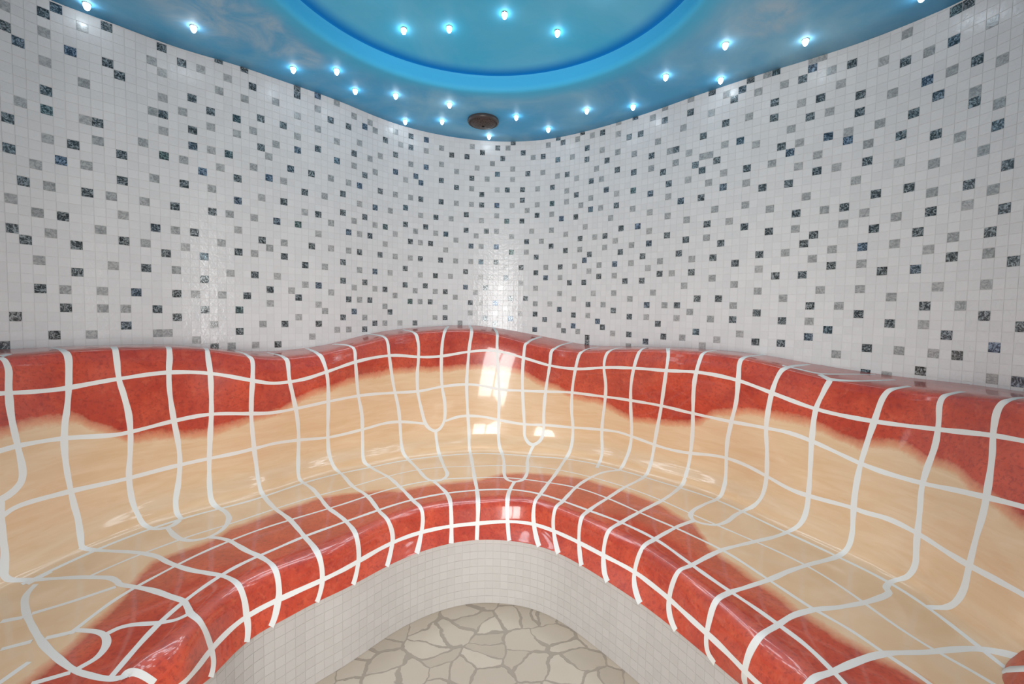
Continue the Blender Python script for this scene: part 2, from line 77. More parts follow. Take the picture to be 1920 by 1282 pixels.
ZT = np.array([[1.1081,1.1081,1.1081,1.1081,1.1081,1.1081,1.1081,1.1081,1.1081,1.1081,1.1081,1.1081,1.1081,1.1081,1.1081,1.1081,1.1081,1.1081,1.1081,1.1081,1.1081,1.1081,1.1081,1.1081,1.1081,1.1081,1.1084,1.109,1.11,1.1111,1.1121,1.1123,1.1113,1.1083,1.1028,1.0942,1.0835,1.0738,1.0673,1.0655,1.0685,1.0747,1.0836,1.0967,1.115,1.1346,1.151,1.1638,1.1739,1.1819,1.1883,1.1937,1.1973,1.198,1.1939,1.1843,1.1711,1.157,1.143,1.1288,1.1145,1.1015,1.0934,1.092,1.0947,1.0983,1.1022,1.1059,1.1087,1.1101,1.1104,1.1098,1.1079,1.1048,1.0994,1.0908,1.0805,1.0714,1.0638,1.0572,1.052,1.0491,1.048,1.0477,1.0472,1.0461,1.0449,1.0445,1.0444,1.0444,1.0444,1.0444,1.0444,1.0444,1.0444,1.0444,1.0444,1.0444,1.0444,1.0444,1.0444,1.0444,1.0444,1.0444,1.0444,1.0444,1.0444,1.0444,1.0444,1.0444,1.0444],[1.1052,1.1052,1.1052,1.1052,1.1052,1.1052,1.1052,1.1052,1.1052,1.1052,1.1052,1.1052,1.1052,1.1052,1.1052,1.1052,1.1052,1.1052,1.1052,1.1052,1.1052,1.1052,1.1052,1.1052,1.1052,1.1054,1.1063,1.1082,1.1105,1.1126,1.114,1.114,1.1127,1.1098,1.1048,1.0969,1.0862,1.0746,1.0652,1.0608,1.0617,1.0667,1.0749,1.0869,1.1029,1.1209,1.1378,1.152,1.1633,1.1719,1.1786,1.1838,1.1871,1.1871,1.1815,1.17,1.154,1.1369,1.1212,1.1075,1.096,1.0876,1.0843,1.0867,1.0919,1.0971,1.1019,1.106,1.1091,1.1105,1.1106,1.1097,1.1076,1.1036,1.0965,1.0863,1.0747,1.0637,1.0546,1.0479,1.0434,1.0408,1.04,1.0404,1.0417,1.0435,1.0453,1.0467,1.0472,1.0473,1.0473,1.0473,1.0473,1.0473,1.0473,1.0473,1.0473,1.0473,1.0473,1.0473,1.0473,1.0473,1.0473,1.0473,1.0473,1.0473,1.0473,1.0473,1.0473,1.0473,1.0473],[1.0973,1.0973,1.0973,1.0973,1.0973,1.0973,1.0973,1.0973,1.0973,1.0973,1.0973,1.0973,1.0973,1.0973,1.0973,1.0973,1.0973,1.0973,1.0973,1.0973,1.0973,1.0973,1.0973,1.0973,1.0973,1.0977,1.0992,1.1024,1.1061,1.1092,1.1108,1.1107,1.1092,1.1063,1.1018,1.0947,1.0839,1.0704,1.0581,1.0511,1.0498,1.0536,1.0613,1.0721,1.0858,1.1021,1.1195,1.1353,1.1477,1.157,1.1639,1.1689,1.172,1.1712,1.1642,1.1507,1.132,1.1118,1.0944,1.0811,1.0725,1.0687,1.0702,1.0764,1.0842,1.0909,1.0965,1.1012,1.1045,1.106,1.1059,1.1046,1.1022,1.0974,1.0886,1.0768,1.0639,1.0511,1.0404,1.0337,1.0298,1.0276,1.0269,1.028,1.0311,1.0359,1.0407,1.0439,1.045,1.0452,1.0452,1.0452,1.0452,1.0452,1.0452,1.0452,1.0452,1.0452,1.0452,1.0452,1.0452,1.0452,1.0452,1.0452,1.0452,1.0452,1.0452,1.0452,1.0452,1.0452,1.0452],[1.0683,1.0683,1.0683,1.0683,1.0683,1.0683,1.0683,1.0683,1.0683,1.0683,1.0683,1.0683,1.0683,1.0683,1.0683,1.0683,1.0683,1.0683,1.0683,1.0683,1.0683,1.0683,1.0683,1.0683,1.0683,1.0687,1.0702,1.0734,1.0771,1.0802,1.0818,1.0817,1.0802,1.0773,1.0728,1.0657,1.0549,1.0414,1.0291,1.0221,1.0208,1.0246,1.0323,1.0431,1.0568,1.0731,1.0905,1.1063,1.1187,1.128,1.1349,1.1399,1.143,1.1422,1.1352,1.1217,1.103,1.0828,1.0654,1.0521,1.0435,1.0397,1.0412,1.0474,1.0552,1.0619,1.0675,1.0722,1.0755,1.077,1.0769,1.0756,1.0732,1.0684,1.0596,1.0478,1.0349,1.0221,1.0114,1.0047,1.0008,0.9986,0.9979,0.999,1.0021,1.0069,1.0117,1.0149,1.016,1.0162,1.0162,1.0162,1.0162,1.0162,1.0162,1.0162,1.0162,1.0162,1.0162,1.0162,1.0162,1.0162,1.0162,1.0162,1.0162,1.0162,1.0162,1.0162,1.0162,1.0162,1.0162],[0.9783,0.9783,0.9783,0.9783,0.9783,0.9783,0.9783,0.9783,0.9783,0.9783,0.9783,0.9783,0.9783,0.9783,0.9783,0.9783,0.9783,0.9783,0.9783,0.9783,0.9783,0.9783,0.9783,0.9783,0.9783,0.9787,0.9802,0.9834,0.9871,0.9902,0.9918,0.9917,0.9902,0.9873,0.9828,0.9757,0.9649,0.9514,0.9391,0.9321,0.9308,0.9346,0.9423,0.9531,0.9668,0.9831,1.0005,1.0163,1.0287,1.038,1.0449,1.0499,1.053,1.0522,1.0452,1.0317,1.013,0.9928,0.9754,0.9621,0.9535,0.9497,0.9512,0.9574,0.9652,0.9719,0.9775,0.9822,0.9855,0.987,0.9869,0.9856,0.9832,0.9784,0.9696,0.9578,0.9449,0.9321,0.9214,0.9147,0.9108,0.9086,0.9079,0.909,0.9121,0.9169,0.9217,0.9249,0.926,0.9262,0.9262,0.9262,0.9262,0.9262,0.9262,0.9262,0.9262,0.9262,0.9262,0.9262,0.9262,0.9262,0.9262,0.9262,0.9262,0.9262,0.9262,0.9262,0.9262,0.9262,0.9262],[0.7741,0.7741,0.7741,0.7741,0.7741,0.7741,0.7741,0.7741,0.7741,0.7741,0.7741,0.7741,0.7741,0.7741,0.7741,0.7741,0.7741,0.7741,0.7741,0.7741,0.7741,0.7741,0.7741,0.7741,0.7742,0.7743,0.7751,0.7767,0.7786,0.7801,0.7809,0.7809,0.7801,0.7787,0.7764,0.7728,0.7674,0.7607,0.7546,0.7511,0.7504,0.7523,0.7561,0.7616,0.7684,0.7765,0.7853,0.7932,0.7993,0.804,0.8074,0.8099,0.8115,0.8111,0.8076,0.8008,0.7915,0.7814,0.7727,0.7661,0.7617,0.7598,0.7606,0.7637,0.7676,0.771,0.7738,0.7761,0.7778,0.7785,0.7784,0.7778,0.7766,0.7742,0.7698,0.7639,0.7574,0.751,0.7457,0.7423,0.7404,0.7393,0.739,0.7395,0.7411,0.7435,0.7459,0.7474,0.748,0.7481,0.7481,0.7481,0.7481,0.7481,0.7481,0.7481,0.7481,0.7481,0.7481,0.7481,0.7481,0.7481,0.7481,0.7481,0.7481,0.7481,0.7481,0.7481,0.7481,0.7481,0.7481],[0.57,0.57,0.57,0.57,0.57,0.57,0.57,0.57,0.57,0.57,0.57,0.57,0.57,0.57,0.57,0.57,0.57,0.57,0.57,0.57,0.57,0.57,0.57,0.57,0.57,0.57,0.57,0.57,0.57,0.57,0.57,0.57,0.57,0.57,0.57,0.57,0.57,0.57,0.57,0.57,0.57,0.57,0.57,0.57,0.57,0.57,0.57,0.57,0.57,0.57,0.57,0.57,0.57,0.57,0.57,0.57,0.57,0.57,0.57,0.57,0.57,0.57,0.57,0.57,0.57,0.57,0.57,0.57,0.57,0.57,0.57,0.57,0.57,0.57,0.57,0.57,0.57,0.57,0.57,0.57,0.57,0.57,0.57,0.57,0.57,0.57,0.57,0.57,0.57,0.57,0.57,0.57,0.57,0.57,0.57,0.57,0.57,0.57,0.57,0.57,0.57,0.57,0.57,0.57,0.57,0.57,0.57,0.57,0.57,0.57,0.57],[0.485,0.485,0.485,0.485,0.485,0.485,0.485,0.485,0.485,0.485,0.485,0.485,0.485,0.485,0.485,0.485,0.485,0.485,0.485,0.485,0.485,0.485,0.485,0.485,0.485,0.485,0.485,0.485,0.485,0.485,0.485,0.485,0.485,0.485,0.485,0.485,0.485,0.485,0.485,0.485,0.485,0.485,0.485,0.485,0.485,0.485,0.485,0.485,0.485,0.485,0.485,0.485,0.485,0.485,0.485,0.485,0.485,0.485,0.485,0.485,0.485,0.485,0.485,0.485,0.485,0.485,0.485,0.485,0.485,0.485,0.485,0.485,0.485,0.485,0.485,0.485,0.485,0.485,0.485,0.485,0.485,0.485,0.485,0.485,0.485,0.485,0.485,0.485,0.485,0.485,0.485,0.485,0.485,0.485,0.485,0.485,0.485,0.485,0.485,0.485,0.485,0.485,0.485,0.485,0.485,0.485,0.485,0.485,0.485,0.485,0.485],[0.44,0.44,0.44,0.44,0.44,0.44,0.44,0.44,0.44,0.44,0.44,0.44,0.44,0.44,0.44,0.44,0.44,0.44,0.44,0.44,0.44,0.44,0.44,0.44,0.44,0.44,0.44,0.44,0.44,0.44,0.44,0.44,0.44,0.44,0.44,0.44,0.44,0.44,0.44,0.44,0.44,0.44,0.44,0.44,0.44,0.44,0.44,0.44,0.44,0.44,0.44,0.44,0.44,0.44,0.44,0.44,0.44,0.44,0.44,0.44,0.44,0.44,0.44,0.44,0.44,0.44,0.44,0.44,0.44,0.44,0.44,0.44,0.44,0.44,0.44,0.44,0.44,0.44,0.44,0.44,0.44,0.44,0.44,0.44,0.44,0.44,0.44,0.44,0.44,0.44,0.44,0.44,0.44,0.44,0.44,0.44,0.44,0.44,0.44,0.44,0.44,0.44,0.44,0.44,0.44,0.44,0.44,0.44,0.44,0.44,0.44],[0.432,0.432,0.432,0.432,0.432,0.432,0.432,0.432,0.432,0.432,0.432,0.432,0.432,0.432,0.432,0.432,0.432,0.432,0.432,0.432,0.432,0.432,0.432,0.432,0.432,0.432,0.432,0.432,0.432,0.432,0.432,0.432,0.432,0.432,0.432,0.432,0.432,0.432,0.432,0.432,0.432,0.432,0.432,0.432,0.432,0.432,0.432,0.432,0.432,0.432,0.432,0.432,0.432,0.432,0.432,0.432,0.432,0.432,0.432,0.432,0.432,0.432,0.432,0.432,0.432,0.432,0.432,0.432,0.432,0.432,0.432,0.432,0.432,0.432,0.432,0.432,0.432,0.432,0.432,0.432,0.432,0.432,0.432,0.432,0.432,0.432,0.432,0.432,0.432,0.432,0.432,0.432,0.432,0.432,0.432,0.432,0.432,0.432,0.432,0.432,0.432,0.432,0.432,0.432,0.432,0.432,0.432,0.432,0.432,0.432,0.432],[0.436,0.436,0.436,0.436,0.436,0.436,0.436,0.436,0.436,0.436,0.436,0.436,0.436,0.436,0.436,0.436,0.436,0.436,0.436,0.436,0.436,0.436,0.436,0.436,0.436,0.436,0.436,0.436,0.436,0.436,0.436,0.436,0.436,0.436,0.436,0.436,0.436,0.436,0.436,0.436,0.436,0.436,0.436,0.436,0.436,0.436,0.436,0.436,0.436,0.436,0.436,0.436,0.436,0.436,0.436,0.436,0.436,0.436,0.436,0.436,0.436,0.436,0.436,0.436,0.436,0.436,0.436,0.436,0.436,0.436,0.436,0.436,0.436,0.436,0.436,0.436,0.436,0.436,0.436,0.436,0.436,0.436,0.436,0.436,0.436,0.436,0.436,0.436,0.436,0.436,0.436,0.436,0.436,0.436,0.436,0.436,0.436,0.436,0.436,0.436,0.436,0.436,0.436,0.436,0.436,0.436,0.436,0.436,0.436,0.436,0.436],[0.434,0.434,0.434,0.434,0.434,0.434,0.434,0.434,0.434,0.434,0.434,0.434,0.434,0.434,0.434,0.434,0.434,0.434,0.434,0.434,0.434,0.434,0.434,0.434,0.434,0.434,0.434,0.434,0.434,0.434,0.434,0.434,0.434,0.434,0.434,0.434,0.434,0.434,0.434,0.434,0.434,0.434,0.434,0.434,0.434,0.434,0.434,0.434,0.434,0.434,0.434,0.434,0.434,0.434,0.434,0.434,0.434,0.434,0.434,0.434,0.434,0.434,0.434,0.434,0.434,0.434,0.434,0.434,0.434,0.434,0.434,0.434,0.434,0.434,0.434,0.434,0.434,0.434,0.434,0.434,0.434,0.434,0.434,0.434,0.434,0.434,0.434,0.434,0.434,0.434,0.434,0.434,0.434,0.434,0.434,0.434,0.434,0.434,0.434,0.434,0.434,0.434,0.434,0.434,0.434,0.434,0.434,0.434,0.434,0.434,0.434],[0.4235,0.4235,0.4235,0.4235,0.4235,0.4235,0.4235,0.4235,0.4235,0.4235,0.4235,0.4235,0.4235,0.4235,0.4235,0.4235,0.4235,0.4235,0.4235,0.4235,0.4235,0.4235,0.4235,0.4235,0.4235,0.4235,0.4235,0.4235,0.4235,0.4235,0.4235,0.4235,0.4235,0.4235,0.4235,0.4235,0.4235,0.4235,0.4235,0.4235,0.4235,0.4235,0.4235,0.4235,0.4235,0.4235,0.4235,0.4235,0.4235,0.4235,0.4235,0.4235,0.4235,0.4235,0.4235,0.4235,0.4235,0.4235,0.4235,0.4235,0.4235,0.4235,0.4235,0.4235,0.4235,0.4235,0.4235,0.4235,0.4235,0.4235,0.4235,0.4235,0.4235,0.4235,0.4235,0.4235,0.4235,0.4235,0.4235,0.4235,0.4235,0.4235,0.4235,0.4235,0.4235,0.4235,0.4235,0.4235,0.4235,0.4235,0.4235,0.4235,0.4235,0.4235,0.4235,0.4235,0.4235,0.4235,0.4235,0.4235,0.4235,0.4235,0.4235,0.4235,0.4235,0.4235,0.4235,0.4235,0.4235,0.4235,0.4235],[0.345,0.345,0.345,0.345,0.345,0.345,0.345,0.345,0.345,0.345,0.345,0.345,0.345,0.345,0.345,0.345,0.345,0.345,0.345,0.345,0.345,0.345,0.345,0.345,0.345,0.345,0.345,0.345,0.345,0.345,0.345,0.345,0.345,0.345,0.345,0.345,0.345,0.345,0.345,0.345,0.345,0.345,0.345,0.345,0.345,0.345,0.345,0.345,0.345,0.345,0.345,0.345,0.345,0.345,0.345,0.345,0.345,0.345,0.345,0.345,0.345,0.345,0.345,0.345,0.345,0.345,0.345,0.345,0.345,0.345,0.345,0.345,0.345,0.345,0.345,0.345,0.345,0.345,0.345,0.345,0.345,0.345,0.345,0.345,0.345,0.345,0.345,0.345,0.345,0.345,0.345,0.345,0.345,0.345,0.345,0.345,0.345,0.345,0.345,0.345,0.345,0.345,0.345,0.345,0.345,0.345,0.345,0.345,0.345,0.345,0.345],[0.29,0.29,0.29,0.29,0.29,0.29,0.29,0.29,0.29,0.29,0.29,0.29,0.29,0.29,0.29,0.29,0.29,0.29,0.29,0.29,0.29,0.29,0.29,0.29,0.29,0.29,0.29,0.29,0.29,0.29,0.29,0.29,0.29,0.29,0.29,0.29,0.29,0.29,0.29,0.29,0.29,0.29,0.29,0.29,0.29,0.29,0.29,0.29,0.29,0.29,0.29,0.29,0.29,0.29,0.29,0.29,0.29,0.29,0.29,0.29,0.29,0.29,0.29,0.29,0.29,0.29,0.29,0.29,0.29,0.29,0.29,0.29,0.29,0.29,0.29,0.29,0.29,0.29,0.29,0.29,0.29,0.29,0.29,0.29,0.29,0.29,0.29,0.29,0.29,0.29,0.29,0.29,0.29,0.29,0.29,0.29,0.29,0.29,0.29,0.29,0.29,0.29,0.29,0.29,0.29,0.29,0.29,0.29,0.29,0.29,0.29]])
T_TH = [-52.0,-49.0,-46.0,-43.0,-40.0,-37.0,-34.0,-31.0,-28.0,-25.0,-22.0,-19.0,-16.0,-13.0,-10.0,-7.0,-4.0,-1.0,2.0,5.0,8.0,11.0,14.0,17.0,20.0,23.0,26.0,29.0,32.0,35.0,38.0,41.0,44.0,47.0,50.0,53.0,56.0]
T_S = [3.8511,3.9591,4.067,4.1753,4.2836,4.3917,4.5001,4.6111,4.7247,4.8421,4.9679,5.1053,5.2464,5.3846,5.5203,5.6549,5.7888,5.9219,6.0547,6.1879,6.3231,6.4609,6.5986,6.7337,6.8655,6.9943,7.1198,7.2397,7.3544,7.4662,7.5756,7.6842,7.7927,7.9012,8.0097,8.118,8.2269]
T_U = [0.191,3.204,6.237,9.317,12.442,15.617,18.829,22.127,25.498,28.954,32.626,36.634,40.809,44.953,49.052,53.108,57.13,61.122,65.096,69.086,73.144,77.286,81.401,85.328,89.059,92.641,96.103,99.417,102.619,105.773,108.877,111.958,115.041,118.144,121.268,124.398,127.534]
T_V = [-0.468,-0.447,-0.435,-0.438,-0.475,-0.562,-0.616,-0.645,-0.661,-0.664,-0.656,-0.64,-0.621,-0.597,-0.565,-0.522,-0.473,-0.436,-0.416,-0.41,-0.41,-0.411,-0.418,-0.437,-0.475,-0.537,-0.619,-0.689,-0.734,-0.757,-0.765,-0.763,-0.755,-0.742,-0.715,-0.635,-0.564]
T_PZ = [0.03494,0.03494,0.0349,0.03482,0.03464,0.03432,0.03412,0.034,0.0339,0.03382,0.03376,0.03372,0.03366,0.0336,0.03356,0.03356,0.0336,0.03364,0.0337,0.03376,0.03386,0.03398,0.0341,0.03418,0.03424,0.03424,0.0342,0.03416,0.03416,0.0342,0.03426,0.03432,0.0344,0.03448,0.03464,0.035,0.0353]
T_ZREF = 1.800
# accent tiles: (column, row)
DARK = [tuple(c) for c in [[-5,19],[-4,-13],[-4,-4],[-4,-1],[-4,7],[-4,16],[-3,-12],[-3,2],[-3,8],[-2,13],[-1,-16],[-1,-8],[-1,-6],[-1,18],[0,-17],[0,-1],[0,5],[0,15],[1,-13],[1,-3],[1,8],[1,11],[2,2],[3,-6],[4,-17],[4,-13],[5,-12],[5,-3],[5,0],[5,7],[5,17],[6,13],[7,10],[8,5],[8,15],[9,-17],[9,-9],[9,-4],[9,8],[10,2],[10,13],[10,16],[11,-16],[11,-1],[12,-12],[12,-8],[12,-6],[12,5],[13,-3],[13,8],[13,11],[13,15],[14,-11],[14,2],[14,20],[15,-18],[16,-6],[17,-11],[17,-3],[17,0],[17,7],[17,15],[17,18],[18,-18],[18,13],[19,-16],[19,10],[20,-12],[20,-8],[20,5],[21,-4],[21,12],[22,2],[22,20],[23,-12],[23,-1],[23,7],[23,17],[24,-6],[25,-18],[25,-17],[25,-9],[25,2],[25,13],[26,-3],[26,8],[27,-6],[27,5],[28,-18],[28,-10],[28,0],[28,11],[28,17],[30,-15],[31,-9],[32,-4],[32,-1],[32,7],[32,10],[32,16],[33,-15],[33,2],[33,13],[34,-11],[34,15],[35,-6],[35,5],[36,-16],[36,-8],[36,-1],[36,10],[36,18],[37,2],[37,13],[38,-3],[38,8],[38,17],[39,-6],[39,5],[40,-15],[40,0],[40,11],[41,15],[42,-13],[42,-10],[44,-4],[44,-1],[44,7],[44,10],[45,-17],[45,-15],[45,2],[45,13],[46,-10],[46,17],[47,-9],[47,-6],[47,5],[48,-17],[48,-12],[48,-1],[48,10],[49,2],[49,13],[50,-3],[50,8],[51,-10],[51,-6],[51,5],[52,0],[52,11],[52,16],[53,-15],[54,-9],[56,-15],[56,-4],[56,-1],[56,7],[56,10],[57,-11],[57,2],[57,13],[59,-16],[59,-8],[59,-6],[59,5],[60,-1],[60,10],[60,16],[62,-17],[62,-12],[62,-6],[62,2],[62,5],[62,13],[62,17],[63,-15],[64,-9],[64,-3],[64,8],[65,-18],[65,3],[65,12],[65,16],[67,-16],[67,-9],[67,-7],[67,-3],[67,6],[68,-12],[68,1],[68,12],[70,-4],[70,4],[70,7],[70,15],[70,18],[71,-15],[72,8],[72,16],[73,-9],[73,-6],[73,2],[74,-18],[74,-14],[75,-17],[75,-3],[75,6],[75,14],[76,-11],[76,3],[76,18],[77,9],[78,-7],[78,-3],[78,15],[78,17],[79,-18],[79,1],[80,-15],[80,-13],[80,5],[80,9],[81,-9],[81,-4],[81,4],[81,13],[81,19],[81,20],[81,21],[83,-17],[83,8],[83,16],[84,-12],[84,-7],[84,1],[84,17],[86,-10],[86,-4],[86,6],[86,14],[87,0],[87,4],[88,-15],[88,9],[89,-18],[89,-9],[89,-6],[89,15],[89,18],[90,-15],[90,0],[91,5],[91,9],[92,-11],[92,-5],[92,3],[92,13],[92,19],[94,-16],[94,-8],[94,8],[94,16],[95,-6],[95,2],[95,18],[96,-11],[97,-3],[97,5],[97,13],[98,-16],[98,3],[99,-8],[99,8],[100,-12],[100,-7],[100,-3],[100,12],[100,17],[101,-18],[101,1],[102,-8],[102,6],[103,-13],[103,-4],[103,4],[103,12],[104,-16],[105,-17],[105,-10],[105,7],[105,15],[106,-18],[106,-6],[106,2],[108,-3],[108,6],[108,14],[108,18],[109,-18],[109,-14],[109,-12],[109,3],[110,-8],[110,9],[111,-7],[111,-3],[111,15],[111,18],[112,-16],[112,1],[113,-17],[113,-11],[113,5],[113,9],[114,-13],[114,-4],[114,4],[114,13],[114,17],[115,-8],[116,8],[116,16],[117,-16],[117,-7],[117,1],[118,-12],[118,-10],[119,-4],[119,6],[119,14],[120,0],[120,4],[120,18],[120,21],[121,9],[122,-14],[122,-6],[122,15],[123,-8],[123,0],[124,-11],[124,5],[124,9],[125,-9],[125,-5],[125,3],[125,13],[125,20],[126,-17],[126,-14],[127,-17],[127,8],[127,16],[128,-11],[128,-7],[128,1],[128,18],[130,-4],[130,6],[130,14],[131,0],[131,4],[131,17],[132,9],[133,15],[133,20]]]
LIGHT = [tuple(c) for c in [[-4,-15],[-4,4],[-3,-6],[-2,0],[-2,5],[-2,10],[-1,-14],[-1,-11],[-1,-3],[-1,2],[-1,7],[0,13],[2,-16],[2,-10],[2,-6],[2,-1],[2,18],[3,-4],[3,6],[3,13],[3,15],[4,2],[4,10],[5,4],[5,15],[7,-5],[7,2],[7,7],[8,-15],[8,-9],[8,-1],[8,18],[9,-14],[9,-11],[9,-7],[9,18],[10,5],[10,10],[11,-10],[11,-4],[11,7],[12,13],[12,19],[13,-16],[14,-9],[14,-6],[14,-1],[14,17],[15,-14],[15,-4],[15,6],[15,13],[16,-16],[16,2],[16,10],[16,20],[17,-9],[17,4],[18,-14],[19,-10],[19,-5],[19,2],[19,7],[19,20],[20,-1],[20,17],[21,-7],[21,6],[21,14],[22,-15],[22,-9],[22,10],[23,-4],[23,5],[24,12],[25,-14],[25,-11],[25,16],[26,0],[26,11],[27,19],[28,-16],[28,-13],[28,3],[28,14],[29,-3],[29,8],[29,15],[30,-6],[30,1],[30,5],[30,12],[31,-18],[31,-12],[31,18],[33,-6],[33,5],[33,18],[34,-17],[34,-9],[34,0],[34,11],[35,-13],[35,-3],[35,2],[35,8],[35,13],[36,16],[37,-17],[37,-11],[38,-16],[38,-9],[38,0],[38,11],[39,-12],[40,3],[40,14],[40,17],[41,-3],[41,8],[42,-17],[42,-6],[42,1],[42,5],[42,12],[43,-15],[43,17],[44,-9],[45,-12],[45,-6],[45,5],[46,0],[46,11],[47,-3],[47,2],[47,8],[47,13],[48,-15],[50,0],[50,11],[50,16],[51,-16],[51,-13],[52,3],[52,14],[53,-3],[53,8],[54,-12],[54,-6],[54,1],[54,5],[54,12],[55,17],[57,-17],[57,-9],[57,-6],[57,5],[57,15],[58,-13],[58,0],[58,11],[59,-3],[59,2],[59,8],[59,13],[60,-11],[61,-14],[61,8],[62,-9],[62,-4],[62,-1],[62,15],[63,10],[64,-17],[64,6],[64,14],[65,-13],[65,-11],[65,-6],[65,0],[67,9],[67,15],[68,-5],[68,3],[69,-15],[69,-1],[70,-9],[70,-6],[70,10],[70,13],[71,-12],[71,1],[72,-17],[72,6],[73,-4],[73,-1],[73,13],[74,-11],[75,8],[75,11],[75,17],[76,-8],[76,-6],[76,0],[77,-14],[78,-17],[78,-10],[78,6],[78,12],[79,-5],[79,3],[79,18],[80,-1],[81,-17],[81,-6],[81,7],[81,15],[82,-11],[82,1],[82,11],[83,-14],[83,-9],[83,-4],[83,6],[84,3],[84,13],[85,-2],[86,-18],[86,-16],[86,-13],[86,-6],[86,2],[86,8],[86,11],[86,18],[89,-12],[89,-3],[89,3],[89,6],[89,12],[89,20],[92,-17],[92,-9],[92,-2],[92,1],[92,7],[92,15],[93,-13],[93,11],[94,-18],[94,6],[95,-11],[95,-4],[95,-1],[95,13],[96,-9],[96,8],[97,-14],[97,15],[98,-18],[98,-10],[98,-6],[98,0],[98,10],[98,18],[99,6],[99,14],[100,-9],[101,-15],[101,-9],[101,-5],[101,3],[101,19],[102,-1],[102,9],[102,15],[103,-17],[103,-10],[103,-6],[103,18],[104,1],[105,10],[105,13],[106,-13],[106,-4],[106,-1],[106,17],[107,-16],[107,-9],[108,-18],[108,8],[108,11],[109,-6],[109,0],[110,-16],[111,-10],[111,6],[111,12],[112,-13],[112,-8],[112,-5],[112,3],[113,-18],[113,-1],[114,-18],[114,-6],[114,7],[114,15],[115,-16],[115,-11],[115,1],[115,11],[116,-14],[116,-4],[116,6],[117,-8],[117,3],[117,13],[117,19],[118,-2],[119,-6],[119,2],[119,8],[119,11],[120,-15],[120,-8],[121,-11],[122,-17],[122,-3],[122,3],[122,6],[122,12],[122,21],[123,18],[124,-14],[125,-2],[125,1],[125,7],[125,15],[126,-11],[126,11],[126,18],[127,-4],[127,6],[128,-8],[128,3],[128,13],[129,-14],[129,-2],[130,-10],[130,-6],[130,2],[130,8],[130,11],[131,20]]]
